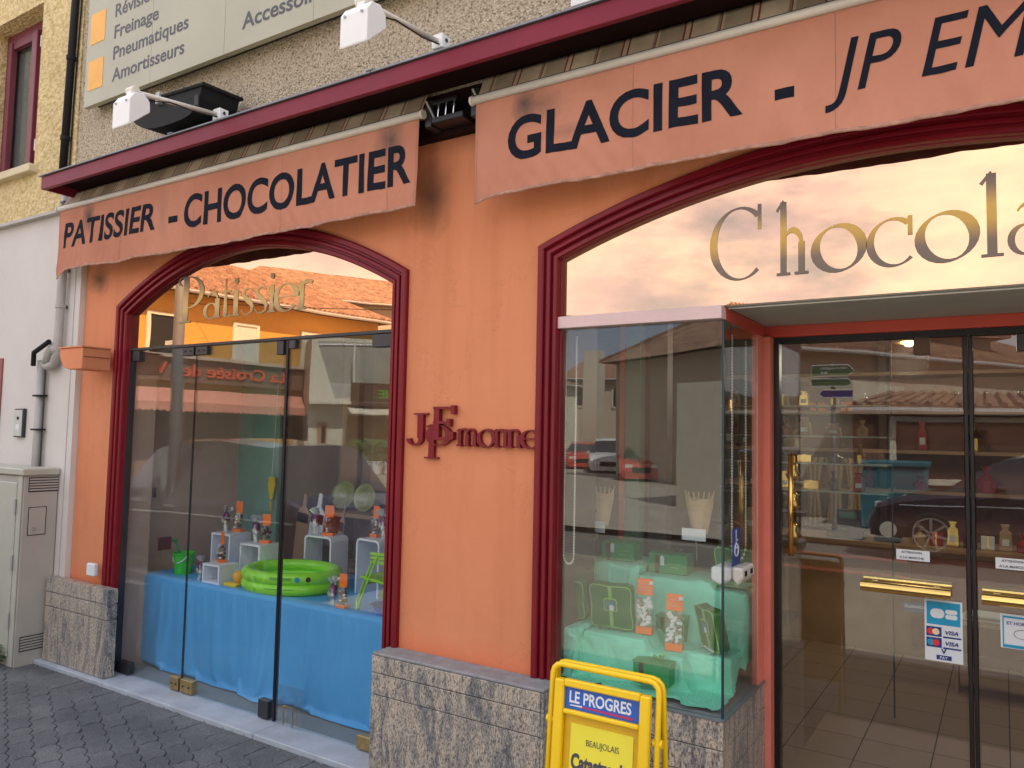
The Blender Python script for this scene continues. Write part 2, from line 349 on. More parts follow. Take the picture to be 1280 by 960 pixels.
def m_stripes():
    m, t, b = newmat('striped_awning_cloth'); g = t.nodes.new('ShaderNodeNewGeometry'); s = t.nodes.new('ShaderNodeSeparateXYZ'); t.links.new(g.outputs['Position'], s.inputs[0])
    md = t.nodes.new('ShaderNodeMath'); md.operation = 'MODULO'; ad = t.nodes.new('ShaderNodeMath'); ad.inputs[1].default_value = 20.0
    t.links.new(s.outputs['X'], ad.inputs[0]); t.links.new(ad.outputs[0], md.inputs[0]); md.inputs[1].default_value = 0.26
    sc = t.nodes.new('ShaderNodeMath'); sc.operation = 'MULTIPLY'; sc.inputs[1].default_value = 1 / 0.26; t.links.new(md.outputs[0], sc.inputs[0])
    A = (0.66, 0.57, 0.44); B = (0.30, 0.045, 0.04)
    r = ramp(t, [(0.0, B), (0.03, A), (0.09, A), (0.10, B), (0.13, A), (0.52, (0.33, 0.27, 0.20)), (0.56, B), (0.58, A), (0.62, (0.45, 0.38, 0.29)), (1.0, A)]); r.color_ramp.interpolation = 'CONSTANT'
    t.links.new(sc.outputs[0], r.inputs[0]); n = noise(t, 4, 5, 0.6, coords(t)); r2 = ramp(t, [(0.3, (0.6, 0.57, 0.55)), (0.7, (1, 1, 1))]); t.links.new(n.outputs['Fac'], r2.inputs[0])
    t.links.new(mixc(t, 1.0, r.outputs[0], r2.outputs[0], 'MULTIPLY'), b.inputs['Base Color']); b.inputs['Roughness'].default_value = 0.9; return m
def m_tiles(name, a, bb):
    m, t, b = newmat(name); n = noise(t, 2.6, 7, 0.85, coords(t)); r = ramp(t, [(0.38, a), (0.62, bb)]); t.links.new(n.outputs['Fac'], r.inputs[0])
    t.links.new(r.outputs[0], b.inputs['Base Color']); b.inputs['Roughness'].default_value = 0.9; return m
def m_floor_tiles():
    m, t, b = newmat('brown_floor_tiles'); br = t.nodes.new('ShaderNodeTexBrick'); v = coords(t); t.links.new(v, br.inputs['Vector'])
    br.offset = 0.0; br.inputs['Scale'].default_value = 1.0; br.inputs['Brick Width'].default_value = 0.33; br.inputs['Row Height'].default_value = 0.33; br.inputs['Mortar Size'].default_value = 0.003
    br.inputs['Color1'].default_value = (0.36, 0.25, 0.18, 1); br.inputs['Color2'].default_value = (0.40, 0.28, 0.205, 1); br.inputs['Mortar'].default_value = (0.03, 0.02, 0.018, 1)
    t.links.new(br.outputs['Color'], b.inputs['Base Color']); b.inputs['Roughness'].default_value = 0.45; return m

M = {}
M['stucco'] = m_stucco(); M['granite'] = m_granite(); M['canvas'] = m_canvas(); M['stripes'] = m_stripes(); M['paver'] = m_paver()
M['roughcast'] = m_roughcast('pebbledash', (0.48, 0.40, 0.29), (0.64, 0.565, 0.44), (0.15, 0.12, 0.09), 85)
M['yellow_cast'] = m_roughcast('yellow_roughcast', (0.62, 0.49, 0.25), (0.74, 0.61, 0.36), (0.48, 0.36, 0.17), 38)
M['red'] = plain('oxblood_paint', (0.18, 0.006, 0.015), 0.38, var=0.15, scale=3, spec=0.28, coat=0.06, bmp=0.05, bscale=12)
M['fascia'] = plain('fascia_paint', (0.19, 0.016, 0.034), 0.45, var=0.15, scale=2, spec=0.25)
M['black'] = plain('black_plastic', (0.008, 0.008, 0.009), 0.7, spec=0.3)
M['soffit'] = plain('soffit_dark_paint', (0.02, 0.008, 0.008), 0.8, spec=0.1)
M['flash'] = plain('zinc_flashing', (0.20, 0.215, 0.24), 0.45, metal=0.4, var=0.25, scale=4)
M['ledge'] = plain('grey_cement', (0.25, 0.26, 0.27), 0.9, var=0.2, scale=14, bmp=0.2)
M['stone_step'] = plain('pale_step_stone', (0.38, 0.43, 0.48), 0.7, var=0.16, scale=5, bmp=0.1)
M['grey_floor'] = plain('grey_display_floor', (0.18, 0.20, 0.20), 0.6, var=0.1)
M['glass'] = m_glass('clear_glass', (0.965, 0.985, 0.975), (1, 1, 1), wob=0.03, dust_haze=0.007)
M['bronze'] = m_glass('bronze_mirror_glass', (0.18, 0.11, 0.06), (0.80, 0.50, 0.305), mirror=0.92, wob=0.03, dust_haze=0.015)
M['pane'] = m_glass('window_glass', (0.8, 0.85, 0.85), (1, 1, 1), wob=0.05)
M['darkmetal'] = plain('dark_bronze_metal', (0.055, 0.055, 0.06), 0.4, metal=0.6)
M['blackmetal'] = plain('black_metal', (0.012, 0.012, 0.015), 0.35, metal=0.2)
M['brass'] = plain('polished_brass', (0.78, 0.53, 0.17), 0.2, metal=1.0, var=0.1)
M['dullbrass'] = plain('dull_brass', (0.42, 0.30, 0.13), 0.45, metal=0.8, var=0.2, scale=25)
M['mauve'] = plain('pale_mauve_paint', (0.66, 0.49, 0.48), 0.5, var=0.06)
M['recess_red'] = plain('brick_red_paint', (0.55, 0.075, 0.05), 0.4, var=0.08)
M['coral'] = plain('coral_paint', (0.74, 0.23, 0.17), 0.4, var=0.06)
M['ceil'] = plain('recess_ceiling_paint', (0.42, 0.43, 0.40), 0.7, var=0.08)
M['white'] = plain('white_paint', (0.78, 0.80, 0.80), 0.4, var=0.04)
M['cream'] = plain('cream_metal', (0.64, 0.61, 0.54), 0.4, var=0.08)
M['sign_cream'] = plain('cream_sign_panel', (0.37, 0.36, 0.265), 0.4, var=0.07, scale=2)
M['sign_text'] = plain('charcoal_print', (0.055, 0.055, 0.075), 0.5)
M['amber'] = plain('amber_print', (0.80, 0.40, 0.06), 0.5, var=0.05)
M['letter'] = plain('navy_black_print', (0.010, 0.012, 0.022), 0.8, var=0.2, scale=20, spec=0.12)
M['lowwall'] = plain('pinkish_white_render', (0.62, 0.59, 0.56), 0.85, var=0.05, scale=2, bmp=0.15, bscale=15)
M['pipe'] = plain('grey_pvc', (0.40, 0.385, 0.37), 0.5, var=0.1)
M['cab'] = plain('grey_green_cabinet', (0.43, 0.44, 0.37), 0.55, var=0.06)
M['cab_side'] = plain('shaded_cabinet_side', (0.40, 0.385, 0.34), 0.6, var=0.07, scale=3)  # cabinet colour darkened for the side that gets less light
M['dark'] = plain('near_black', (0.01, 0.01, 0.01), 0.7)
M['wine_frame'] = plain('wine_red_frame', (0.17, 0.035, 0.05), 0.5)
M['asphalt'] = plain('asphalt', (0.17, 0.16, 0.14), 0.9, var=0.25, scale=30, bmp=0.3, bscale=200)
M['pave'] = plain('pavement_base', (0.05, 0.05, 0.05), 0.9, var=0.3, scale=40, bmp=0.3, bscale=150)
M['plaza'] = plain('pale_paving', (0.34, 0.31, 0.26), 0.9, var=0.15, scale=1.2)
M['sandy'] = plain('pale_sandy_paving', (0.30, 0.27, 0.21), 0.9, var=0.12, scale=1.5)
M['kerb'] = plain('kerb_stone', (0.30, 0.30, 0.29), 0.9, var=0.2)
M['blue'] = plain('blue_satin', (0.075, 0.41, 0.86), 0.45, var=0.06, scale=3, bmp=0.04, bscale=5)
M['mint'] = plain('mint_cloth', (0.21, 0.76, 0.54), 0.75, var=0.08, scale=3, bmp=0.05, bscale=400)
M['lime'] = plain('lime_vinyl', (0.30, 0.80, 0.04), 0.25, var=0.06, obj=True)
M['green'] = plain('bucket_green', (0.03, 0.55, 0.05), 0.35, obj=True)
M['dkgreen'] = plain('dark_green_plastic', (0.01, 0.25, 0.05), 0.35, obj=True)
M['limepaint'] = plain('lime_paint', (0.30, 0.66, 0.03), 0.35, obj=True)
M['yel'] = plain('yellow_plastic', (0.85, 0.62, 0.02), 0.35, obj=True)
M['orangeball'] = plain('orange_plastic', (0.85, 0.38, 0.02), 0.3, obj=True)
M['navy'] = plain('blue_plastic', (0.01, 0.08, 0.50), 0.3, obj=True)
M['cube_white'] = plain('white_lacquer', (0.80, 0.84, 0.92), 0.35, var=0.04, obj=True)
M['box_green'] = plain('gift_box_green', (0.001, 0.15, 0.03), 0.5, var=0.1, obj=True)
M['box_green2'] = plain('mid_green_card', (0.002, 0.30, 0.08), 0.5, var=0.1, obj=True)
M['ribbon'] = plain('lime_ribbon', (0.20, 0.55, 0.10), 0.4, obj=True)
M['brownrib'] = plain('brown_ribbon', (0.08, 0.04, 0.01), 0.4, obj=True)
M['teal'] = plain('teal_card', (0.01, 0.16, 0.14), 0.5, obj=True)
M['orange_card'] = plain('orange_card', (0.95, 0.20, 0.02), 0.45, var=0.05, obj=True)
M['choc'] = plain('brown_chocolate', (0.10, 0.035, 0.015), 0.35, var=0.4, scale=40, obj=True)
M['silver'] = plain('silver_foil', (0.72, 0.72, 0.74), 0.25, metal=0.6, var=0.2, scale=30, obj=True)
M['purple'] = plain('purple_foil', (0.12, 0.02, 0.10), 0.3, metal=0.3, obj=True)
M['cello'] = m_glass('cellophane', (0.97, 0.97, 0.97), (1, 1, 1), mirror=0.10, wob=0.6)
M['kraft'] = plain('kraft_paper', (0.44, 0.30, 0.17), 0.8, var=0.12, scale=12, obj=True)
M['card'] = plain('white_card', (0.70, 0.75, 0.78), 0.6, var=0.03)
M['wood'] = plain('pale_wood', (0.42, 0.25, 0.14), 0.6, var=0.15, scale=4)
M['brownwall'] = plain('brown_wall', (0.34, 0.21, 0.15), 0.8, var=0.12, scale=2)
M['pinkwall'] = plain('pinkish_plaster', (0.60, 0.41, 0.33), 0.85, var=0.12, scale=2.5, bmp=0.1)
M['dkbrown'] = plain('dark_brown_wood', (0.05, 0.022, 0.014), 0.5, var=0.3)
M['redwood'] = plain('red_brown_panel', (0.26, 0.085, 0.045), 0.5, var=0.15)
M['olive'] = plain('olive_panel', (0.20, 0.22, 0.11), 0.6, var=0.1)
M['sage'] = plain('sage_column', (0.28, 0.40, 0.31), 0.5, var=0.06)
M['sea'] = plain('sea_green_panel', (0.22, 0.42, 0.34), 0.4, var=0.08)
M['ceramic'] = plain('olive_ceramic', (0.30, 0.33, 0.10), 0.15, var=0.2, scale=20, coat=0.6)
M['grass'] = plain('dry_grass_green', (0.07, 0.13, 0.05), 0.7, var=0.4, scale=30)
M['leaf'] = plain('leaf_green', (0.05, 0.13, 0.03), 0.6, var=0.4, scale=9)
M['stand_yellow'] = plain('yellow_coated_steel', (0.84, 0.56, 0.005), 0.35, var=0.05, obj=True)
M['poster'] = plain('lemon_poster_paper', (0.80, 0.72, 0.05), 0.6, var=0.04, obj=True)
M['ablue'] = plain('poster_blue', (0.01, 0.10, 0.50), 0.4, obj=True)
M['magenta'] = plain('plum_red_print', (0.42, 0.02, 0.10), 0.4, obj=True)
M['chrome'] = plain('chromed_wire', (0.6, 0.6, 0.62), 0.15, metal=1.0, obj=True)
M['beads'] = plain('pale_beads', (0.72, 0.72, 0.66), 0.4)
M['floor'] = m_floor_tiles()
M['ochre'] = plain('ochre_render', (0.58, 0.30, 0.06), 0.9, var=0.06)
M['offwhite'] = plain('offwhite_render', (0.66, 0.62, 0.50), 0.9, var=0.06)
M['beige'] = plain('beige_render', (0.52, 0.42, 0.32), 0.9, var=0.07)
M['grey_render'] = plain('grey_render', (0.34, 0.34, 0.29), 0.9, var=0.07)
M['shopbrown'] = plain('brown_shopfront', (0.20, 0.11, 0.07), 0.8, var=0.1)
M['tile'] = m_tiles('clay_tiles', (0.13, 0.07, 0.045), (0.42, 0.25, 0.16))
M['salmon'] = plain('salmon_awning', (0.62, 0.26, 0.18), 0.8)
M['oletters'] = plain('orange_red_letters', (0.75, 0.12, 0.05), 0.5)
M['hill_green'] = plain('wooded_hill', (0.06, 0.08, 0.05), 0.95, var=0.3, scale=0.1)  # dark woodland green of the far hills
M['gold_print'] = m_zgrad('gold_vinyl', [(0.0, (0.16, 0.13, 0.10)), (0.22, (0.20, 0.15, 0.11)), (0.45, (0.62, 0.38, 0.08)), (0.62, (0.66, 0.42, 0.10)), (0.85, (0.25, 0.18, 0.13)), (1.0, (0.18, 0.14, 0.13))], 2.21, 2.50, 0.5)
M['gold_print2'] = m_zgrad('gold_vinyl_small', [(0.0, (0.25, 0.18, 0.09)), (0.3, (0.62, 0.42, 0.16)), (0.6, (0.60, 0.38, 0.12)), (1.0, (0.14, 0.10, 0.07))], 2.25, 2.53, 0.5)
M['sky_blue'] = plain('sticker_blue', (0.0, 0.30, 0.52), 0.4)
M['dk_blue'] = plain('sticker_navy', (0.005, 0.03, 0.20), 0.4)
M['st_red'] = plain('sticker_red', (0.65, 0.03, 0.04), 0.4)
M['st_cream'] = plain('sticker_cream', (0.75, 0.62, 0.40), 0.4)
M['signgreen'] = plain('road_sign_green', (0.01, 0.13, 0.06), 0.5)
M['tyre'] = plain('tyre_rubber', (0.02, 0.02, 0.02), 0.85)
M['alloy'] = plain('alloy_rim', (0.55, 0.56, 0.58), 0.3, metal=0.8)
M['lampglass'] = plain('headlamp', (0.8, 0.8, 0.8), 0.1, coat=1.0)
M['tail'] = plain('tail_lamp', (0.16, 0.008, 0.008), 0.15, coat=1.0)
M['steel'] = plain('galvanised_steel', (0.36, 0.37, 0.38), 0.5, metal=0.5)
M['terra_red'] = plain('red_wrapped_gift', (0.35, 0.01, 0.01), 0.3)
M['tealbox'] = plain('teal_blue_box', (0.03, 0.17, 0.22), 0.5)

# ---------------------------------------------------------------- serif glyphs drawn as strokes (x-height .6, cap 1)
def arc(cx, cy, rx, ry, a0, a1, wmin, wmax, tilt=0.0, n=26):
    P = []
    for i in range(n + 1):
        a = R(a0 + (a1 - a0) * i / n)
        P.append((cx + rx * math.cos(a), cy + ry * math.sin(a), wmin + (wmax - wmin) * abs(math.cos(a - R(tilt))) ** 1.6))
    return P
def glyph(c, k=0.11, t=0.022):
    g = []
    ln = lambda x0, y0, x1, y1, w0, w1=None: g.append([(x0, y0, w0), (x1, y1, w1 if w1 is not None else w0)])
    foot = lambda x, y=0.0, w=0.24: ln(x - w / 2, y + t * .8, x + w / 2, y + t * .8, t * 1.6)
    if c == 'o': g.append(arc(.27, .29, .24, .29, 0, 360, t, k, 25)); W_ = .56
    elif c == 'c': g.append(arc(.27, .29, .24, .29, 52, 318, t, k * .8, 20)); ln(.44, .36, .44, .60, k * .45); W_ = .50
    elif c == 'e': g.append(arc(.27, .29, .24, .29, 0, 325, t, k, 10)); ln(.06, .31, .50, .31, t * 1.3); W_ = .53
    elif c == 'C': g.append(arc(.42, .49, .38, .49, 48, 312, t, k * 1.0, 10)); ln(.70, .66, .70, 1.0, k * .45); W_ = .80
    elif c == 'h': ln(.14, 0, .14, .98, k); ln(.02, .86, .14, 1.0, t * 2, t); g.append(arc(.30, .40, .16, .19, 175, 0, t, k * .8, 60)); ln(.46, 0, .46, .43, k); foot(.14); foot(.46); W_ = .62
    elif c == 'n': ln(.12, 0, .12, .58, k); ln(.02, .52, .12, .59, t * 2, t); g.append(arc(.28, .40, .16, .19, 175, 0, t, k * .5, 90)); ln(.44, 0, .44, .42, k); foot(.12, 0, .2); foot(.44, 0, .2); W_ = .58
    elif c == 'm':
        ln(.12, 0, .12, .58, k); ln(.02, .52, .12, .59, t * 2, t)
        for q in (0, .30): g.append(arc(.27 + q, .40, .15, .19, 175, 0, t, k * .5, 90)); ln(.42 + q, 0, .42 + q, .42, k); foot(.42 + q, 0, .2)
        foot(.12, 0, .2); W_ = .86
    elif c == 'r': ln(.12, 0, .12, .58, k); ln(.02, .52, .12, .59, t * 2, t); g.append(arc(.28, .40, .16, .18, 170, 50, t, k * .6, 90)); foot(.12); W_ = .40
    elif c == 'l': ln(.13, 0, .13, .98, k); ln(.02, .86, .13, 1.0, t * 2, t); foot(.13); W_ = .28
    elif c == 'i': ln(.13, 0, .13, .58, k); ln(.02, .52, .13, .59, t * 2, t); foot(.13); g.append(arc(.13, .78, .03, .03, 0, 360, k * .5, k * .5)); W_ = .28
    elif c == 't': ln(.14, .06, .14, .86, k * .9, t); ln(.01, .57, .30, .57, t * 1.5); g.append(arc(.22, .08, .08, .07, 180, 330, t, k * .8)); W_ = .34
    elif c == 'a': g.append(arc(.22, .17, .18, .17, 0, 360, t, k * .8, 0)); ln(.40, 0, .40, .44, k); g.append(arc(.25, .42, .15, .16, 0, 150, t, k * .5, 60)); foot(.43, 0, .14); W_ = .52
    elif c == 's':
        P = [(.36, .50), (.30, .57), (.20, .585), (.11, .53), (.10, .44), (.18, .35), (.29, .27), (.36, .18), (.34, .07), (.24, .01), (.12, .02), (.04, .12)]
        g.append([(x, y, t + (k - t) * max(0.0, 1 - abs(i - 5.5) / 4.0)) for i, (x, y) in enumerate(P)]); W_ = .42
    elif c == 'P': ln(.17, -.05, .17, 1.0, k); g.append(arc(.24, .66, .34, .36, 110, -95, t, k * .9, 0)); g.append(arc(.10, .93, .12, .10, 60, 250, t, k * .4)); foot(.17, -.05, .3); W_ = .62
    elif c == 'J': ln(.34, .22, .34, 1.0, k * 1.2); g.append(arc(.20, .22, .16, .22, 0, -175, t * 1.5, k * .9)); foot(.34, .97, .34); W_ = .5
    elif c == 'E':
        ln(.12, 0, .12, 1.0, k * 1.1)
        for q, w in ((.02, .50), (.52, .42), (.98, .50)): ln(.04, q, w, q, t * 2.2)
        ln(.50, 0, .50, .24, t * 2.5); ln(.52, .78, .52, 1.06, k * .7); ln(.42, .40, .42, .64, t * 2.5); W_ = .6
    elif c == 'Q': ln(.14, -.45, .14, .62, k * 1.1); g.append(arc(.30, .28, .24, .31, 0, 360, t, k * 1.2, 0)); foot(.14, -.45, .32); ln(.02, .55, .14, .62, t * 2, t); W_ = .58
    return g, W_
def strokes(mb, g, fx, fz, y, thick):
    "fx, fz: map glyph units to x, z"
    for q, P in enumerate(g):
        n = len(P); Lp = []; Rp = []; yy = y - 0.0005 * (q + 1)
        closed = n > 4 and abs(P[0][0] - P[-1][0]) + abs(P[0][1] - P[-1][1]) < 1e-6
        for i, (a, b, w) in enumerate(P):
            if closed and i in (0, n - 1): p, s = P[n - 2], P[1]
            else: p, s = P[max(i - 1, 0)], P[min(i + 1, n - 1)]
            dx, dz = s[0] - p[0], s[1] - p[1]; l = math.hypot(dx, dz) or 1; nx, nz = -dz / l * w / 2, dx / l * w / 2
            Lp.append((fx(a + nx), fz(b + nz))); Rp.append((fx(a - nx), fz(b - nz)))
        k = len(mb.v); vs = []
        for (a, b), (c, d) in zip(Lp, Rp): vs += [(a, yy - thick, b), (c, yy - thick, d), (a, yy, b), (c, yy, d)]
        fs = []
        for i in range(n - 1):
            u, w = 4 * i, 4 * i + 4
            fs += [(u, u + 1, w + 1, w), (u + 2, w + 2, w + 3, u + 3), (u, w, w + 2, u + 2), (u + 1, u + 3, w + 3, w + 1)]
        if not closed: fs += [(0, 2, 3, 1), (4 * n - 4, 4 * n - 3, 4 * n - 1, 4 * n - 2)]
        mb.add(vs, fs)

# ================================================================ THE GROUND
g = MB(); g.quad((-60, 0.3, -0.014), (60, 0.3, -0.014), (60, -2.15, -0.014), (-60, -2.15, -0.014))
pav = g.build('pavement', M['pave'], fix=False); tag(pav, kind='structure')
g = MB(); g.box(-60, 60, -2.30, -2.151, -0.5, -0.004); tag(g.build('kerb', M['kerb'], bevel=0.01), kind='structure')
g = MB(); g.quad((-400, -2.3, -0.13), (400, -2.3, -0.13), (400, -400, -0.13), (-400, -400, -0.13)); tag(g.build('road', M['asphalt'], fix=False), kind='structure')
g = MB(); g.quad((-400, 400, -0.2), (400, 400, -0.2), (400, -2.3, -0.2), (-400, -2.3, -0.2)); tag(g.build('ground', M['pave'], fix=False), kind='structure')
g = MB(); g.quad((-40, -2.31, -0.12), (40, -2.31, -0.12), (40, -7.2, -0.12), (-40, -7.2, -0.12)); tag(g.build('parking_area', M['sandy'], fix=False), kind='structure')
g = MB(); g.quad((-24.6, -9.5, -0.02), (40, -9.5, -0.02), (40, -60, -0.02), (-14, -60, -0.02)); tag(g.build('far_pavement', M['plaza'], fix=False), kind='structure')
# interlocking pavers, each one a block with a serrated outline
def paver_mesh():
    Lx, Ly, a = 0.215, 0.108, 0.016
    zx = [(0, 0), (.19, a), (.31, a), (.50, 0), (.69, a), (.81, a), (1.0, 0)]
    bot = [(p * Lx, q) for p, q in zx]; rt = [(Lx, 0), (Lx + a * .8, Ly * .35), (Lx - a * .6, Ly * .65)]
    top = [(p * Lx, Ly + q) for p, q in zx][::-1]; lf = [(0, Ly), (-a * .6, Ly * .65), (a * .8, Ly * .35)]
    P = bot + rt[1:] + top + lf[1:]; c = Vector((Lx / 2, Ly / 2))
    mb = MB(); n = len(P)
    def sh(k): return [(c.x + (x - c.x) * (1 - k / (Lx / 2)), c.y + (y - c.y) * (1 - k / (Ly / 2))) for x, y in P]
    o, i = sh(0.0014), sh(0.0044)
    mb.add([(x, y, -0.02) for x, y in o] + [(x, y, -0.005) for x, y in o] + [(x, y, 0.0) for x, y in i],
           [(k, (k + 1) % n, n + (k + 1) % n, n + k) for k in range(n)] + [(n + k, n + (k + 1) % n, 2 * n + (k + 1) % n, 2 * n + k) for k in range(n)] + [tuple(range(2 * n, 3 * n))])
    return mb
first = None; rot = R(-24); cnt = 0
for j in range(-40, 60):
    for i in range(-40, 60):
        lx = i * 0.215 + (j % 2) * 0.1075; ly = j * 0.108
        x = -4.2 + lx * math.cos(rot) - ly * math.sin(rot); y = -0.6 + lx * math.sin(rot) + ly * math.cos(rot)
        if not (-6.1 < x < -2.35 and -1.5 < y < -0.33): continue
        q = MR.transposed() @ (Vector((x, y, 0)) - CAM); u = 640 + F * q.x / -q.z; v = 480 - F * q.y / -q.z
        if u < -70 or u > 560 or v > 1045: continue
        if first is None: first = paver_mesh().build('paver', M['paver'], pav, local=True); o = first
        else: o = first.copy(); COL.objects.link(o)
        o.location = (x, y, random.uniform(-0.002, 0.002)); o.rotation_euler = (R(random.uniform(-.5, .5)), R(random.uniform(-.5, .5)), rot); cnt += 1
print('pavers', cnt)
# cut pavers along the step
g = MB(); xx = -6.0
while xx < -2.3:
    w = random.uniform(.10, .22); g.box(xx + .003, xx + w - .003, -0.40, -0.178, -0.02, random.uniform(-.004, -0.001)); xx += w
st = g.build('cut_paver', M['paver'], pav); tag(st, kind='stuff')
# small grit along the joint
g = MB()
for k in range(90):
    x = random.uniform(-5.6, -2.6); y = -0.175 - abs(random.gauss(0, .02)); r = random.uniform(.002, .006)
    g.ball((x, y, r * .6), r, 5, (1, 1, .6))
tag(g.build('gravel', M['ledge']), 'pale grit scattered along the edge of the doorstep', kind='stuff')

# ================================================================ THE SHOP
shop = thing('shop_building', (0, 0, 0), 'orange rendered corner shop with two arched red framed windows and pebbledash upper floor', 'building')
AX0, AX1, AS, AR = -4.978, -2.467, 2.402, 0.356
BX0, BX1, BS, BR = -1.717, 1.05, 2.43, 0.285
def parab(x, x0, x1, s, r):
    c = (x0 + x1) / 2; h = (x1 - x0) / 2; return s + r * (1 - ((x - c) / h) ** 2)
FY, BY = -0.036, 0.22
def wall():
    g = MB(); TOP = 3.02; z0 = 0.0
    def seg(xa, xb, za, zb, zta=None):
        g.quad((xa, FY, za), (xb, FY, zb), (xb, FY, TOP), (xa, FY, TOP)); g.quad((xa, BY, za), (xb, BY, zb), (xb, BY, TOP), (xa, BY, TOP))
        g.quad((xa, FY, za), (xb, FY, zb), (xb, BY, zb), (xa, BY, za)); g.quad((xa, FY, TOP), (xb, FY, TOP), (xb, BY, TOP), (xa, BY, TOP))
    def opening(x0, x1, s, r):
        x0 += .05; x1 -= .05; n = 30
        for i in range(n):
            a = x0 + (x1 - x0) * i / n; b = x0 + (x1 - x0) * (i + 1) / n
            seg(a, b, parab(a, x0, x1, s - .04, r), parab(b, x0, x1, s - .04, r))
        for x in (x0, x1): g.quad((x, FY, z0), (x, BY, z0), (x, BY, s - .04), (x, FY, s - .04))
    seg(-5.40, AX0 + .05, z0, z0); opening(AX0, AX1, AS, AR); seg(AX1 - .05, BX0 + .05, z0, z0); opening(BX0, BX1, BS, BR); seg(BX1 - .05, 4.5, z0, z0)
    g.quad((-5.40, FY, 0), (-5.40, BY, 0), (-5.40, BY, TOP), (-5.40, FY, TOP))
    g.build('facade_wall', M['stucco'], shop, weld=True)
wall()
g = MB(); g.box(-5.5, 6.5, -0.10, 6.3, 3.236, 5.25); g.build('upper_wall', M['roughcast'], shop)
g = MB(); g.box(-5.40, 4.5, -0.078, 0.2, 3.021, 3.235); g.build('awning_housing', M['soffit'], shop)
g = MB(); g.box(-5.43, 4.6, -0.362, -0.335, 3.176, 3.262); g.build('fascia', M['fascia'], shop, bevel=0.003)
g = MB(); g.box(-5.43, 4.6, -0.334, -0.079, 3.237, 3.252); g.build('soffit', M['soffit'], shop)
g = MB(); g.box(-5.43, -5.415, -0.334, -0.081, 3.178, 3.236); g.build('fascia_return', M['fascia'], shop)
g = MB(); xs = [-5.45, -3.98, -2.45, -0.9, 1.0, 4.6]
for a, b in zip(xs, xs[1:]):
    g.prism([(a, -0.375, 3.263), (a, -0.375, 3.272), (a, -0.101, 3.312), (a, -0.101, 3.300)], (b - a - .004, 0, 0)); g.box(b - .03, b + .012, -.378, -.12, 3.2735, 3.281, None)
g.build('flashing', M['flash'], shop, bevel=0.001)
# granite slabs
def slab(x0, x1, y0, y1, z0, z1): MB().box(x0, x1, y0, y1, z0, z1).build('granite_slab', M['granite'], shop, bevel=0.0015)
for z0, z1 in ((0.026, 0.378), (0.386, 0.474), (0.481, 0.570)):
    slab(-5.50, -4.765, -0.14, -0.07, z0, z1)
for z0, z1 in ((-.01, 0.379), (0.383, 0.477), (0.481, 0.556)):
    slab(-2.512, -1.60, -0.172, -0.126, z0, z1); slab(-1.598, -1.585, -0.172, -0.03, z0, z1); slab(-2.512, -2.47, -0.1255, -0.04, z0, z1)
MB().box(-2.505, -1.60, -0.125, -0.04, -.01, .5555).build('plinth_core', M['ledge'], shop)
MB().box(-5.49, -4.775, -0.13, -0.081, -.01, .56).build('plinth_core', M['ledge'], shop)
MB().box(-2.512, -1.585, -0.17, -0.037, 0.557, 0.571).build('cement_ledge', M['ledge'], shop, bevel=0.004)
for z0, z1 in ((-.01, 0.335), (0.339, 0.436), (0.440, 0.542)):
    slab(-1.583, -0.923, -0.022, 0.0, z0, z1); slab(-0.922, -0.90, -0.022, 0.62, z0, z1)
MB().box(-1.60, -0.924, 0.001, 0.62, -.01, .54).build('plinth_core', M['ledge'], shop)
MB().box(-1.60, -0.895, -0.024, 0.012, 0.543, 0.549).build('sill_trim', M['flash'], shop)
MB().box(-0.915, -0.895, 0.0125, 0.62, 0.543, 0.549).build('sill_trim', M['flash'], shop)
# step in front of window 1
for a, b in ((-5.62, -4.72), (-4.716, -3.32), (-3.316, -2.515)):
    MB().box(a, b, -0.175, 0.03, -0.02, 0.022).build('doorstep', M['stone_step'], shop, bevel=0.004)
# moulded frames
def frame(name, x0, x1, s, r, k, zb):
    prof = [(0, -.035), (0, -.058), (.006, -.064), (.028, -.064), (.033, -.058), (.035, -.044), (.045, -.044), (.048, -.056), (.052, -.058), (.063, -.058), (.067, -.054), (.069, -.036), (.079, -.036), (.082, -.048), (.098, -.048), (.101, -.040), (.103, -.014), (.108, -.012), (.108, .03)]
    n = 40; base = [(x0, zb)] + [(x0 + (x1 - x0) * i / n, parab(x0 + (x1 - x0) * i / n, x0, x1, s, r)) for i in range(n + 1)] + [(x1, zb)]
    def off(o):
        out = []
        for i, (x, z) in enumerate(base):
            ds = []
            if i > 0: d = Vector((x - base[i-1][0], z - base[i-1][1])); ds.append(d.normalized())
            if i < len(base) - 1: d = Vector((base[i+1][0] - x, base[i+1][1] - z)); ds.append(d.normalized())
            ns = [Vector((d.y, -d.x)) for d in ds]; m = sum(ns, Vector((0, 0))); m.normalize(); c = max(.3, m.dot(ns[0]))
            out.append((x + m.x * o / c, z + m.y * o / c))
        return out
    g = MB(); rows = [[(a, y, b) for a, b in off(o * k)] for o, y in prof]; m = len(base)
    g.add([p for rw in rows for p in rw], [(i * m + j, i * m + j + 1, (i + 1) * m + j + 1, (i + 1) * m + j) for i in range(len(prof) - 1) for j in range(m - 1)])
    return g.build(name, M['red'], shop, fix=True)
frame('window_surround', AX0, AX1, AS, AR, 1.0, 0.02)
frame('window_surround', BX0, BX1, BS, BR, 0.92, 0.572)
def transom(name, x0, x1, s, r, zb, mat, parent):
    n = 40; P = [(x0, 0.0, zb)] + [(x0 + (x1 - x0) * i / n, 0.0, parab(x0 + (x1 - x0) * i / n, x0, x1, s, r)) for i in range(n + 1)] + [(x1, 0.0, zb)]
    return MB().prism(P, (0, .008, 0)).build(name, mat, parent)
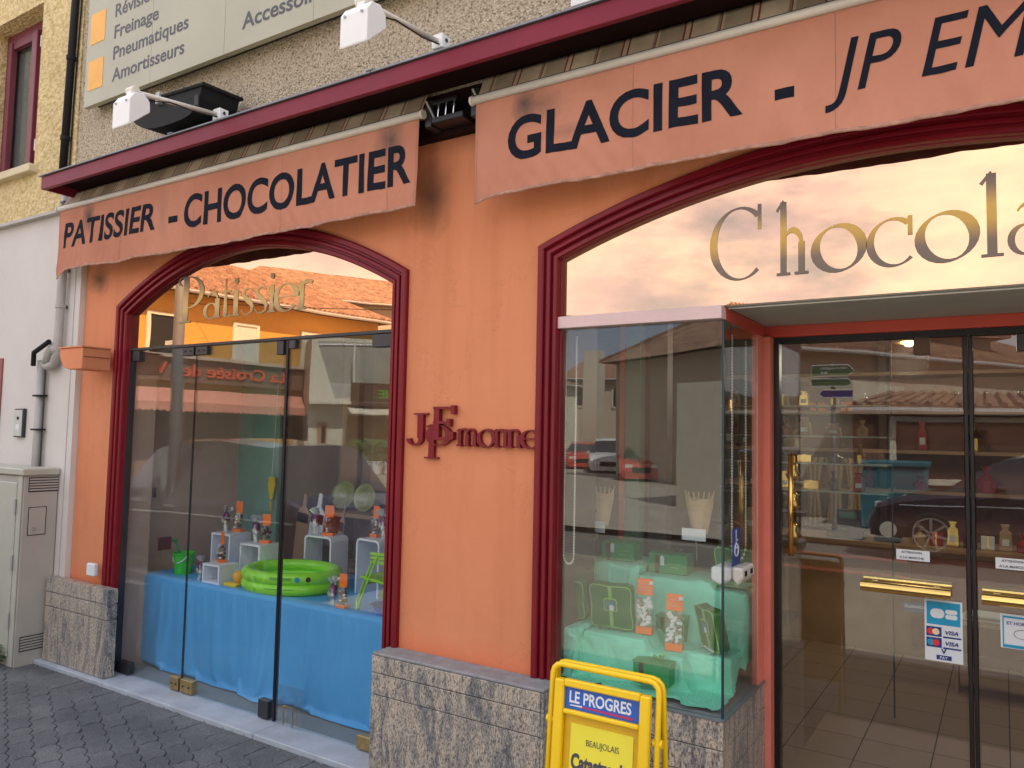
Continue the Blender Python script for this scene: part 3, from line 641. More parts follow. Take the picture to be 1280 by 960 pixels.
t1 = transom('mirror_pane', AX0 + .09, AX1 - .09, AS - .075, AR - .0, 2.118, M['bronze'], shop)
t2 = transom('mirror_pane', BX0 + .08, BX1 - .08, BS - .07, BR - .0, 2.116, M['bronze'], shop)
MB().box(AX0 + .06, AX1 - .06, .12, .14, 2.12, 3.0).build('transom_backing', M['dkbrown'], shop)
MB().box(BX0 + .08, BX1 - .08, .12, .14, 2.16, 3.0).build('transom_backing', M['dkbrown'], shop)
# glass doors of window 1
for x0, x1 in ((AX0 + .09, -4.183), (-4.177, -3.372), (-3.350, AX1 - .09)):
    MB().box(x0, x1, 0.0, 0.010, 0.028, 2.098).build('glass_door_panel', M['glass'], shop)
MB().box(AX0 + .109, AX1 - .109, -.015, .028, 2.099, 2.1165).build('head_rail', M['darkmetal'], shop, bevel=.002)
MB().box(-4.1825, -4.1775, -.001, .011, .03, 2.098).build('glass_edge', M['blackmetal'], shop)
MB().box(-3.370, -3.354, -.006, .016, .026, 2.098).build('door_stile', M['blackmetal'], shop)
MB().box(AX0 + .1085, AX0 + .119, -.01, .03, .026, 2.098).build('door_stile', M['darkmetal'], shop)
def patch(x0, x1, z0, z1, mat, screws=()):
    p = MB().box(x0, x1, -.016, .026, z0, z1).build('patch_fitting', mat, shop, bevel=.002)
    for sx in screws: MB().lathe([(0.0001, 0), (.006, 0), (.006, .003), (.0001, .003)], (sx, -.0165, (z0 + z1) / 2), 8, Matrix.Rotation(R(90), 3, 'X')).build('screw', M['blackmetal'], p)
patch(-4.30, -4.19, 2.045, 2.096, M['darkmetal'], (-4.27, -4.22)); patch(-4.17, -4.06, 2.045, 2.096, M['darkmetal'], (-4.14, -4.09))
patch(-3.44, -3.385, 2.02, 2.096, M['darkmetal']); patch(-3.34, -3.29, 2.05, 2.096, M['darkmetal']); patch(-2.72, -2.54, 2.03, 2.096, M['darkmetal'], (-2.58,))
patch(-4.834, -4.76, 2.03, 2.096, M['darkmetal']); patch(-4.83, -4.70, .030, .10, M['darkmetal'])
patch(-4.27, -4.19, .030, .105, M['dullbrass'], (-4.25, -4.21)); patch(-4.17, -4.06, .030, .105, M['dullbrass'], (-4.14, -4.085))
patch(-3.475, -3.395, .030, .125, M['darkmetal']); patch(-2.74, -2.54, .030, .095, M['dullbrass'])
p = MB().box(-3.33, -3.13, -.012, -.001, .028, .235).build('cover_plate', M['cello'], shop)
MB().tube([(-3.27, -.016, .03), (-3.27, -.016, .13), (-3.20, -.016, .13), (-3.20, -.016, .03)], .004, 6).build('flush_bolt', M['dullbrass'], p)
MB().box(-5.1, -2.3, .032, 1.6, -.015, .018).build('display_floor', M['grey_floor'], shop)

# recessed entrance
MB().box(-1.642, -0.906, -0.035, 0.02, 2.062, 2.113).build('lintel', M['mauve'], shop, bevel=.002)
MB().box(-0.925, -0.905, 0.0215, 0.60, 2.062, 2.1115).build('side_lintel', M['recess_red'], shop, bevel=.002)
MB().box(-0.904, 0.80, 0.009, 0.68, 2.1125, 2.13).build('entrance_ceiling', M['ceil'], shop)
MB().box(-0.904, 0.80, 0.045, 0.05, 2.1075, 2.112).build('ceiling_trim', M['white'], shop)
MB().box(-0.93, 0.80, 0.62, 0.665, 2.062, 2.112).build('door_lintel', M['recess_red'], shop, bevel=.002)
MB().box(-0.932, -0.905, 0.485, 0.57, 0.545, 2.061).build('door_post', M['coral'], shop, bevel=.002)
MB().box(-0.932, -0.876, 0.575, 0.66, 0.0, 2.061).build('door_post', M['coral'], shop, bevel=.002)
MB().box(-1.642, -0.915, 0.0, 0.010, 0.549, 2.061).build('display_pane', M['glass'], shop)
MB().box(-0.911, -0.906, 0.011, 0.484, 0.549, 2.061).build('display_pane', M['glass'], shop)
MB().box(-0.9135, -0.9065, -0.002, 0.0105, 0.549, 2.061).build('glass_edge', plain('dark_glass_edge', (.02, .05, .07), .2), shop)
MB().box(-0.875, 0.80, 0.645, 0.685, 2.035, 2.0615).build('door_head_rail', M['blackmetal'], shop)
MB().box(-0.8745, -0.852, 0.64, 0.69, 0.02, 2.0345).build('door_jamb', M['blackmetal'], shop)
MB().box(-0.9, 0.9, -.6, 3.9, -.012, .018).build('entrance_floor', M['floor'], shop)
MB().box(-0.899, 3.6, 3.901, 6.2, -.012, .018).build('shop_floor', M['floor'], shop)
MB().box(-2.29, -.9005, .63, 6.2, -.012, .018).build('shop_floor', M['floor'], shop)
MB().box(.9005, 3.6, .63, 3.9, -.012, .018).build('shop_floor', M['floor'], shop)
def gdoor(x0, x1, lab):
    d = thing('x', (0, 0, 0), None, None); d.name = 'glass_door'; d.parent = shop
    MB().box(x0, x1, .66, .670, .04, 2.03).build('pane', M['glass'], d)
    return d
d1 = gdoor(-0.850, -0.136, ''); d2 = gdoor(-0.096, 0.62, '')
MB().box(-0.133, -0.117, .648, .682, .03, 2.034).build('stile', M['blackmetal'], d1, bevel=.002)
MB().box(-0.114, -0.099, .648, .682, .03, 2.034).build('stile', M['blackmetal'], d2, bevel=.002)
MB().box(-0.31, -0.25, .642, .690, 1.965, 2.033).build('hinge_patch', plain('brown_bronze', (.10, .06, .04), .4, metal=.5), d1, bevel=.002)
MB().box(0.05, 0.12, .642, .690, 1.965, 2.033).build('hinge_patch', M['darkmetal'], d2, bevel=.002)
MB().tube([(-.80, .63, 1.09), (-.80, .63, 1.54)], .011, 12).build('pull_handle', M['brass'], d1, smooth=True)
MB().box(-.815, -.785, .645, .659, 1.10, 1.13).build('handle_bracket', M['brass'], d1); MB().box(-.815, -.785, .645, .659, 1.50, 1.53).build('handle_bracket', M['brass'], d1)
for x0, x1, dd in ((-0.515, -0.187, d1), (-0.082, 0.45, d2)):
    MB().tube([(x0, .615, 1.0), (x1, .615, 1.0)], .022, 16).build('push_bar', M['brass'], dd, smooth=False, fix=True)
    MB().tube([(x0, .70, 1.02), (x1, .70, 1.02)], .015, 12).build('push_bar', M['brass'], dd)
    for xx in (x0 + .05, x1 - .05): MB().box(xx - .012, xx + .012, .635, .659, .99, 1.02).build('bar_bracket', M['brass'], dd)
# labels and stickers on the doors
def sticker(x0, x1, z0, z1, mat, parent, y=.6585, name='sticker'): return MB().box(x0, x1, y, y + .001, z0, z1).build(name, mat, parent)
def stext(s, x, z, w, h, mat, parent, y=.6572, bold=.01, **k): return fit_text(s, (x, y, z), w, h, bold=bold, thick=.0004, **k).build('lettering', mat, parent)
for x0, x1, dd in ((-.385, -.262, d1), (-.035, .088, d2)):
    s_ = sticker(x0, x1, 1.115, 1.158, M['card'], dd, name='warning_label'); stext('ATTENTION', x0 + .02, 1.143, .075, .009, M['sign_text'], s_); stext('A LA MARCHE', x0 + .012, 1.122, .09, .009, M['sign_text'], s_)
x0, x1 = -.284, -.150
pay = sticker(x0, x1, .725, .968, M['card'], d1, name='payment_sticker')
q = lambda a, b, c, d, m, nm='panel', e=0: MB().box(a, b, .6568 - e, .6584, c, d).build(nm, m, pay)
q(x0 + .008, x1 - .008, .870, .960, M['sky_blue'])
def pill(cx, cz, w, h, mat, e=.0006, r=None, lr=True):
    P = []; r = r or h / 2
    for a in range(0, 361, 20):
        ax = cx + (w / 2 - r) * (1 if (a < 90 or a > 270) else -1); az = cz + (h / 2 - r) * (1 if 0 < a < 180 else -1)
        P.append((ax + r * math.cos(R(a)), .6568 - e, az + r * math.sin(R(a))))
    MB().prism(P[:-1], (0, .0005, 0)).build('logo_shape', mat, pay)
pill(-.238, .914, .050, .038, M['card'], r=.018); pill(-.189, .924, .042, .018, M['card'], r=.008); pill(-.189, .904, .042, .018, M['card'], r=.008)
q(x0 + .006, -.224, .822, .860, M['dk_blue']); pill(-.263, .841, .026, .026, M['st_red'], .0006); pill(-.244, .841, .026, .026, M['st_cream'], .0010)
q(x0 + .006, -.224, .779, .817, M['dk_blue']); pill(-.263, .798, .026, .026, M['sky_blue'], .0006); pill(-.244, .798, .026, .026, M['st_red'], .0010)
for zz in (.834, .791): stext('VISA', -.215, zz, .050, .016, M['dk_blue'], pay, bold=.02, shear=.25, y=.6560); q(-.219, x1 - .006, zz - .014, zz - .008, M['dk_blue'])
stext('V', -.227, .756, .020, .020, M['dk_blue'], pay, bold=.04); q(-.243, -.190, .733, .750, M['dk_blue']); stext('PAY', -.231, .7365, .028, .010, M['card'], pay, y=.6560)
no = sticker(-.023, .125, .815, .945, M['card'], d2, name='notice'); MB().box(-.016, .118, .657, .6584, .93, .937).build('border', M['sky_blue'], no); MB().box(-.016, -.012, .657, .6584, .83, .929).build('border', M['sky_blue'], no)
MB().box(-.016, .118, .657, .6584, .818, .829).build('border', M['sky_blue'], no); stext('ET HORAIRES', -.002, .905, .10, .012, M['dk_blue'], no)
MB().tube([(.05 + .03 * math.cos(a / 12 * math.pi * 2), .6570, .872 + .018 * math.sin(a / 12 * math.pi * 2)) for a in range(12)], .0009, 5, closed=True).build('border', M['sign_text'], no)
vs_ = sticker(-.365, -.272, .905, .945, plain('slate_blue_label', (.06, .09, .16), .5), d1, y=.672, name='label'); stext('VILLEFRANCHE', -.358, .921, .08, .011, M['card'], vs_, y=.6712)

# lettering on the mirror panes
def word(s, spots, parent, mat, z0, cap, k=.11, t=.022, y=-.0006):
    for c, (xa, xb) in zip(s, spots):
        gl, w_ = glyph(c, k, t); sx = (xb - xa) / (w_ - .06)
        mb = MB(); strokes(mb, gl, lambda a, xa=xa, sx=sx: xa + (a - .03) * sx, lambda b: z0 + b * cap, y, .0012); mb.build('gold_letter', mat, parent, fix=False)
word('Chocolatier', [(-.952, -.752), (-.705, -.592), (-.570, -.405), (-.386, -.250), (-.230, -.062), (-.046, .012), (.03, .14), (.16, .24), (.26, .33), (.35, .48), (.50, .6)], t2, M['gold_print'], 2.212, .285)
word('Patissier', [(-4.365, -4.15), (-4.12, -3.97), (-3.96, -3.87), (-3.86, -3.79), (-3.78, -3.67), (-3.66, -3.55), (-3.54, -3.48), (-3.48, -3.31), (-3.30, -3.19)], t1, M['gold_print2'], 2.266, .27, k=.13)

# red letters on the pillar
sgn = thing('wall_lettering', (-2.05, FY, 1.5), 'dark red raised serif letters on the orange pillar between the two windows', 'sign')
def wl(c, xa, xb, z0, cap, dy=.0, th=.034, k=.14, t=.035):
    gl, w_ = glyph(c, k, t); sx = (xb - xa) / (w_ - .06)
    mb = MB(); strokes(mb, gl, lambda a: xa + (a - .03) * sx, lambda b: z0 + b * cap, FY + .001 + dy, th); mb.build('letter', M['red'], sgn, fix=True)
wl('J', -2.43, -2.325, 1.540, .150, 0, .022, .12, .03); wl('Q', -2.315, -2.185, 1.545, .150, 0, .020, .12, .03); wl('E', -2.275, -2.145, 1.570, .150, -.004, .026, .12, .035)
for c, a, b in (('m', -2.135, -2.02), ('o', -2.015, -1.93), ('r', -1.93, -1.885), ('i', -1.885, -1.855), ('n', -1.86, -1.785), ('e', -1.785, -1.70)):
    gl, w_ = glyph(c, .125, .035)
    if c == 'i': gl = gl[:3]
    sx = (b - a) / (w_ - .06); mb = MB(); strokes(mb, gl, lambda q, a=a, sx=sx: a + (q - .03) * sx, lambda q: 1.540 + q * .135, FY + .001, .022); mb.build('letter', M['red'], sgn, fix=True)

# ================================================================ AWNINGS
def awning(x0, x1, label, texts, seed, grp='awnings over the shop windows'):
    a = thing('awning', ((x0 + x1) / 2, -0.19, 3.096), label, 'awning', grp)
    rnd = random.Random(seed); ph = [rnd.uniform(0, 6.28) for _ in range(8)]; Wd = x1 - x0
    def bot(x):
        s = (x - x0) / Wd
        return (2.652 if seed == 1 else 2.640) + (.006 if seed == 1 else .004) * math.sin(s * 7 + ph[0]) + .002 * math.sin(s * 31 + ph[1]) + .0015 * math.sin(s * 80 + ph[2]) - (.05 * math.exp(-((x - x0) / .05) ** 2) if seed == 1 else .018 * math.exp(-((x - x0) / .08) ** 2)) - (.012 * math.exp(-((x - x0 - .75) / .12) ** 2) if seed == 1 else 0)
    def yy(x, z):
        d = max(0, (3.07 - z) / .43); s = x * 1.0
        v = .004 * math.sin(s * 11 + ph[3]) + .003 * math.sin(s * 23 + 3 * z + ph[4]) + .0025 * math.sin(s * 47 + 14 * z + ph[5]) + .0016 * math.sin(s * 95 - 22 * z + ph[6]) + .004 * abs(math.sin(s * 17 + 9 * z + ph[2])) ** 5
        # slanting pulls near the lower hem
        v += .003 * d * math.sin((s + z * .8) * 70 + ph[7]) * max(0, math.sin(s * 3.1 + ph[1]))
        return -0.192 - v * d
    def fn(u, v):
        x = x0 + Wd * u; zb = bot(x); z = 3.077 + (zb - 3.077) * v; return Vector((x, yy(x, z), z))
    val = MB().grid(fn, int(Wd * 90), 34).build('valance', M['canvas'], a, smooth=True, solid=.0012)
    # hems: sewn edge bands
    hem = MB(); hem.grid(lambda u, v: (lambda x: Vector((x, yy(x, bot(x) + .012 * v) - .0016, bot(x) + .014 * v - .001)))(x0 + Wd * u), int(Wd * 60), 1)
    hem.build('hem', plain('worn_hem', (.40, .22, .16), .9, var=.3, scale=30), val, smooth=True, solid=.001)
    for xs_ in [x0 + .012 + .75 * i for i in range(int(Wd / .75) + 1)] + [x1 - .012]:
        MB().grid(lambda u, v: (lambda z: Vector((xs_ - .0015 + .003 * u, yy(xs_, z) - .0013, z)))(3.072 - (3.072 - bot(xs_)) * v), 1, 26).build('seam', plain('seam_thread', (.36, .17, .12), .9), val, smooth=True)
    for s, xa, w, z, h, bold, shear in texts:
        fit_text(s, (xa, 0, z), w, h, bold=bold, shear=shear, ref='H', cut=.02, warp=lambda p: Vector((p.x, yy(p.x, p.z) - .0022, p.z))).build('lettering', M['letter'], val, smooth=False, fix=False)
    MB().tube([(x0 - .02, -.192, 3.096), (x1 + .02, -.192, 3.096)], .0185, 14).build('front_bar', M['cream'], a, smooth=True)
    MB().box(x0 - .02, x1 + .02, -.192, -.176, 3.106, 3.120).build('bar_groove', M['darkmetal'], a)
    for xe in (x0 - .021, x1 + .021): MB().tube([(xe - .006, -.192, 3.096), (xe + .006, -.192, 3.096)], .022, 12).build('end_cap', M['cream'], a)
    MB().grid(lambda u, v: Vector((x0 + Wd * u, -.183 + .050 * v, 3.112 + .108 * v - .004 * math.sin(math.pi * v))), 40, 6).build('roof_cloth', M['stripes'], a, smooth=True, solid=.0015)
    MB().tube([(x0, -.115, 3.14), (x1, -.115, 3.14)], .030, 12).build('roller', M['stripes'], a)
    for xe, s in ((x0 + .12, 1), (x1 - .12, -1)):
        MB().tube([(xe, -.165, 3.08), (xe + s * .45, -.125, 3.07)], .014, 8).build('folding_arm', M['darkmetal'], a); MB().tube([(xe + s * .45, -.12, 3.055), (xe + s * .02, -.10, 3.055)], .016, 8).build('folding_arm', M['darkmetal'], a)
    for xe in (x0 - .03, x1 + .03):
        br = MB().box(xe - .02, xe + .02, -.165, -.0385, 3.04, 3.17).build('bracket', M['darkmetal'], a, bevel=.004)
        MB().tube([(xe + .0, -.18, 3.16), (xe + .03, -.15, 3.08), (xe + .02, -.10, 3.09)], .006, 6).build('spring', M['steel'], br)
    return a
awning(-5.505, -2.303, 'left salmon awning with dark capital letters and sagging wavy lower hem', [('PATISSIER', -5.435, 1.055, 2.812, .172, .022, .10), ('-', -4.24, .085, 2.795, .16, .05, 0), ('CHOCOLATIER', -4.085, 1.745, 2.776, .198, .024, 0)], 1)
awning(-1.975, 2.6, 'right salmon awning with larger dark letters above the shop entrance', [('GLACIER', -1.800, 1.02, 2.780, .190, .024, 0), ('-', -.667, .067, 2.770, .16, .05, 0), ('JP EMORINE', -.487, 1.285, 2.783, .186, .0, .22), ('- SALON DE THE', 1.0, 1.5, 2.783, .175, .02, 0)], 2)
# black arm bracket box seen in the gap between the awnings
br = thing('awning_bracket', (-2.12, -.10, 3.06), 'black awning arm bracket with small metal pins in the gap between awnings', 'bracket')
MB().box(-2.24, -2.06, -.18, -.079, 3.045, 3.075).build('plate', M['blackmetal'], br, bevel=.004)
MB().box(-2.23, -2.09, -.19, -.08, 3.13, 3.15).build('plate', M['blackmetal'], br, bevel=.004)
for k in range(3): MB().tube([(-2.21 + .045 * k, -.17, 3.076), (-2.205 + .045 * k, -.17, 3.13)], .004, 6).build('pin', M['chrome'], br)

# ================================================================ SIGN OF THE GARAGE ABOVE
gs = thing('garage_sign', (-3.8, -.2, 3.77), 'long cream metal sign board with amber squares and grey words high on the pebbledash wall', 'sign')
sx = [-5.262, -4.50, -3.775, -3.04, -2.31, -1.58]
for a, b in zip(sx, sx[1:]): MB().box(a, b - .002, -.200, -.165, 3.762, 4.95).build('panel', M['sign_cream'], gs, bevel=.001)
MB().box(-5.25, -1.6, -.164, -.101, 3.80, 4.90).build('back_frame', M['darkmetal'], gs)
for z0, z1 in ((3.868, 4.075), (4.19, 4.405), (4.52, 4.73)): MB().box(-5.222, -5.045, -.2022, -.2005, z0, z1).build('amber_square', M['amber'], gs)
for s, x, w, z, rf in (('Amortisseurs', -4.93, .775, 3.868, None), ('Pneumatiques', -4.93, .805, 4.018, None), ('Freinage', -4.93, .49, 4.163, None), ('Révision', -4.93, .46, 4.31, None)):
    fit_text(s, (x, -.2008, z), w, .088, bold=.014, ref='H', thick=.0006).build('lettering', M['sign_text'], gs, fix=False)
fit_text('Accessoires', (-3.62, -.2008, 3.868), .72, .093, bold=.018, ref='H', thick=.0006).build('lettering', M['sign_text'], gs, fix=False)

# ================================================================ FLOODLIGHTS, TROUGH
def flood(x, zb, label, loc_y=-.3, ye=-.81, ze=3.27):
    f = thing('floodlight', (x, loc_y, zb), label, 'floodlight', 'white floodlights on arms above the fascia')
    MB().box(x - .03, x + .03, loc_y - .03, loc_y + .03, zb - .035, zb + .03).build('base_bracket', M['white'], f, bevel=.003)
    MB().tube([(x + .031, loc_y, zb + .005), (x + .034, loc_y, zb + .005)], .009, 8).build('bolt', M['darkmetal'], f)
    MB().tube([(x, loc_y, zb), (x, ye, ze)], .0125, 12).build('arm', M['cream'], f, smooth=True)
    MB().tube([(x - .035, ye, ze + .003), (x + .03, ye, ze + .003)], .022, 14).build('joint', M['cream'], f, bevel=.002)
    h = MB(); c = Vector((x, ye, ze))
    pr = [(-.035, -.035), (.02, -.025), (.055, -.06), (.06, -.12), (.015, -.165), (-.055, -.235), (-.062, -.23), (-.062, -.08)]
    h.prism([(x - .072, ye + a * .9, ze + b * .85) for a, b in pr], (.144, 0, 0)); hd = h.build('lamp_head', M['white'], f, bevel=.003)
    MB().box(x - .02, x + .02, ye - .02, ye + .02, ze - .045, ze - .005).build('neck', M['white'], f); MB().tube([(x + .014, loc_y + .03, zb - .01), (x + .016, loc_y - .15, zb - .045), (x + .015, loc_y - .32, zb - .05), (x + .018, ye + .06, ze - .03), (x + .01, ye + .03, ze - .07)], .0035, 5).build('cable', M['black'], f)
    for q in (-.045, .045): MB().tube([(x + q, ye - .058, ze - .075), (x + q, ye - .062, ze - .075)], .006, 8).build('screw', M['steel'], f)
    MB().quad((x - .07, ye + .0865, ze - .155), (x + .07, ye + .0865, ze - .155), (x + .07, ye + .0245, ze - .2165), (x - .07, ye + .0245, ze - .2165))
    return f
flood(-3.64, 3.335, 'white floodlight on a slanting arm left, in front of the black trough')
flood(-2.10, 3.345, 'white floodlight on a slanting arm right of the garage sign words', ye=-.79, ze=3.29)
flood(-.25, 3.345, 'white floodlight arm above the right awning beyond the frame', ye=-.79, ze=3.29)
tr = thing('trough', (-3.95, -.3, 3.31), 'black plastic half round trough with clips resting on the flashing', 'trough')
pr = [(-4.39, 3.50), (-4.375, 3.47), (-4.35, 3.435), (-4.32, 3.405), (-4.28, 3.375), (-4.23, 3.35), (-4.17, 3.332), (-4.10, 3.32), (-4.02, 3.314), (-3.92, 3.314), (-3.84, 3.318), (-3.77, 3.33), (-3.72, 3.36), (-3.69, 3.41), (-3.67, 3.475)]
g = MB(); n = len(pr)
o_ = [(x, z) for x, z in pr]; i_ = [(x + (.02 if x < -3.95 else -.02), z + .02) for x, z in pr]
for ya, yb in ((-.40, -.16),):
    vs = [(x, ya, z) for x, z in o_] + [(x, yb, z + .01) for x, z in o_] + [(x, ya + .0, z) for x, z in i_] + [(x, yb, z + .01) for x, z in i_]
    fs = [(k, k + 1, n + k + 1, n + k) for k in range(n - 1)] + [(2 * n + k, 2 * n + k + 1, 3 * n + k + 1, 3 * n + k) for k in range(n - 1)]
    g.add(vs, fs)
g.add([(x, -.402, z) for x, z in pr], [tuple(range(n))]); g.add([(x, -.158, z + .01) for x, z in pr], [tuple(range(n))])
g.build('bowl', M['black'], tr, smooth=False)
MB().tube([(-4.40, -.405, 3.503), (-3.655, -.405, 3.478), (-3.655, -.155, 3.488), (-4.40, -.155, 3.513)], .011, 6, closed=True).build('rim', M['black'], tr)
for x, z in ((-4.33, 3.50), (-4.05, 3.49)): MB().box(x - .018, x + .018, -.425, -.39, z - .045, z + .025).build('clip', M['steel'], tr, bevel=.003)
MB().tube([(-3.70, -.41, 3.42), (-3.70, -.41, 3.36)], .012, 8).build('drain', M['darkmetal'], tr)

# upper window above the right awning
uw = thing('x', (-1.0, -.1, 3.40), None, None); uw.name = 'upper_window'; uw.parent = shop
c = at(722, 10, -.1); MB().box(c.x - .02, c.x + .04, -.125, -.102, c.z, 4.8).build('frame', M['white'], uw); MB().box(c.x + .04, c.x + .9, -.125, -.102, c.z, c.z + .04).build('frame', M['white'], uw)
MB().box(c.x + .04, c.x + .9, -.115, -.108, c.z + .04, 4.8).build('pane', M['pane'], uw); MB().box(c.x + .04, c.x + .9, -.107, -.102, c.z + .041, 4.8).build('blind', plain('blue_grey_blind', (.30, .35, .42), .7), uw)

# ================================================================ NEIGHBOUR HOUSE ON THE LEFT
nb = thing('neighbour_house', (-8, 0, 0), 'yellow roughcast house left of the shop with wine red window and pale lower wall', 'house')
MB().box(-13, -5.405, -.075, 6.2, -.05, 3.125).build('lower_wall', M['lowwall'], nb)
MB().box(-5.475, -5.468, -.0775, -.0755, 0, 3.12).build('joint_line', M['pipe'], nb)
MB().box(-13, -6.92, -.11, 6.2, 3.14, 5.35).build('upper_wall', M['yellow_cast'], nb); MB().box(-6.08, -5.505, -.11, 6.2, 3.14, 5.35).build('upper_wall', M['yellow_cast'], nb)
MB().box(-6.9199, -6.0801, -.109, 6.2, 3.14, 3.50).build('upper_wall', M['yellow_cast'], nb); MB().box(-6.9199, -6.0801, -.109, 6.2, 4.80, 5.35).build('upper_wall', M['yellow_cast'], nb)
MB().box(-13, -5.51, -.125, -.076, 3.118, 3.139).build('band', M['pipe'], nb)
w_ = MB().box(-6.98, -6.03, -.17, -.02, 3.47, 3.53).build('sill', plain('cream_sill', (.62, .54, .36), .8, var=.15), nb, bevel=.005)
wn = thing('x', (0, 0, 0), None, None); wn.name = 'window'; wn.parent = nb
for a, b, c, d in ((-6.9195, -6.081, 4.72, 4.7995), (-6.9195, -6.85, 3.531, 4.719), (-6.38, -6.081, 3.531, 4.719), (-6.849, -6.381, 3.531, 3.60)): MB().box(a, b, .02, .07, c, d).build('frame', M['wine_frame'], wn, bevel=.004)
for a, b in ((-6.84, -6.79), (-6.46, -6.3815)): MB().box(a, b, -.005, .045, 3.601, 4.719).build('frame', M['wine_frame'], wn, bevel=.004)
MB().box(-6.849, -6.372, .05, .056, 3.601, 4.719).build('pane', M['pane'], wn); MB().box(-6.849, -6.372, .07, .08, 3.601, 4.719).build('curtain', plain('grey_curtain', (.25, .27, .25), .8), wn)
for z in (3.72, 4.55): MB().tube([(-6.30, -.005, z), (-6.30, -.005, z + .09)], .012, 8).build('hinge', M['cream'], wn)
MB().box(-6.849, -6.382, .01, .045, 4.66, 4.719).build('frame', M['wine_frame'], wn)
dr = thing('x', (0, 0, 0), None, None); dr.name = 'door'; dr.parent = nb
MB().box(-7.3, -6.43, -.085, -.076, .05, 2.10).build('leaf', plain('dull_red_door', (.24, .055, .05), .5), dr)
MB().box(-7.2, -6.50, -.09, -.086, 1.66, 2.06).build('pane', M['pane'], dr); MB().box(-7.2, -6.50, -.0855, -.0852, 1.66, 2.06).build('blind', M['dark'], dr)
db = thing('doorbell', (-6.11, -.08, 1.6), 'small silver intercom panel on the pale wall above the cabinet', 'intercom')
MB().box(-6.165, -6.035, -.10, -.076, 1.505, 1.715).build('housing', M['darkmetal'], db, bevel=.004); MB().box(-6.155, -6.045, -.104, -.1005, 1.515, 1.705).build('face_plate', plain('brushed_steel_plate', (.5, .6, .62), .35, metal=.4), db)
MB().tube([(-6.10, -.108, 1.645), (-6.10, -.104, 1.645)], .012, 10).build('camera_lens', M['black'], db); MB().box(-6.125, -6.075, -.106, -.1045, 1.56, 1.60).build('name_tag', M['card'], db)
# pipes
bp = thing('downpipe', (-5.56, -.16, 3.2), 'slim black downpipe running up between the yellow and pebbledash walls', 'pipe')
MB().tube([(-5.60, -.145, 3.24), (-5.535, -.145, 5.3)], .026, 12).build('tube', M['black'], bp, smooth=True)
for z in (3.62, 4.2, 4.9): MB().tube([(-5.60 + (z - 3.24) * .0316, -.145, z), (-5.60 + (z - 3.21) * .0316, -.145, z + .03)], .032, 12).build('collar', M['black'], bp)
MB().tube([(-5.555, -.12, 3.3), (-5.55, -.12, 3.9), (-5.49, -.12, 5.3)], .005, 6).build('cable', M['black'], bp)
gp = thing('downpipe', (-5.5, -.15, 2), 'grey plastic downpipe with an elbow on the pale wall by the left awning', 'pipe')
pt = [(-5.555, -.13, 3.22), (-5.56, -.125, 3.10), (-5.562, -.12, 3.0), (-5.572, -.12, 2.2), (-5.575, -.12, 2.10), (-5.61, -.12, 2.025), (-5.68, -.12, 2.01), (-5.74, -.12, 2.03)]
MB().tube(pt, .029, 14).build('tube', M['pipe'], gp, smooth=True)
for z in (2.95, 2.68, 2.42): MB().tube([(-5.566, -.12, z), (-5.566, -.12, z + .025)], .035, 12).build('clamp', M['pipe'], gp); MB().box(-5.575, -5.557, -.10, -.0755, z, z + .02).build('clamp_arm', M['darkmetal'], gp)
MB().tube([(-5.575, -.125, 2.10), (-5.61, -.125, 2.15), (-5.68, -.125, 2.10), (-5.70, -.125, 2.03)], .031, 12).build('elbow', M['pipe'], gp, smooth=True)
MB().tube([(-5.60, -.165, 2.18), (-5.80, -.165, 2.11), (-5.83, -.15, 2.02)], .017, 8).build('hose_bend', M['black'], gp)
MB().tube([(-5.80, -.11, 2.06), (-5.80, -.11, .9)], .026, 12).build('lower_tube', M['pipe'], gp, smooth=True)
MB().tube([(-5.76, -.10, 2.0), (-5.755, -.10, .9)], .006, 6).build('cable', M['darkmetal'], gp)
for z in (1.80, 1.56): MB().box(-5.84, -5.74, -.14, -.085, z, z + .012).build('strap', M['black'], gp)
# post box in the render
pb = thing('wall_box', (-4.9, -.2, 2.0), 'orange painted rounded metal box on the wall left of the first window', 'box')
c0 = at(75, 436, -.27); c1 = at(103, 437, -.27)
P = [(c0.x, c0.z), (c0.x, c0.z - .045), (c0.x + .02, c0.z - .085), (c0.x + .06, c0.z - .125), (c0.x + .12, c0.z - .14), (c1.x, c0.z - .14), (c1.x, c0.z)]
MB().prism([(x, -.27, z) for x, z in P], (0, .19, 0)).build('body', M['stucco'], pb, bevel=.004)
MB().box(c0.x - .006, c1.x + .006, -.276, -.0815, c0.z + .001, c0.z + .010).build('lid', M['stucco'], pb)
MB().box(c1.x + .001, c1.x + .004, -.26, -.09, c0.z - .06, c0.z - .057).build('fold_line', M['dkbrown'], pb)
sb = thing('wall_socket', (-5.0, -.09, .66), 'tiny white socket box low on the orange wall by the left frame', 'socket box')
MB().box(-5.075, -4.985, -.112, -.0805, .625, .705).build('cover', M['card'], sb, bevel=.006)
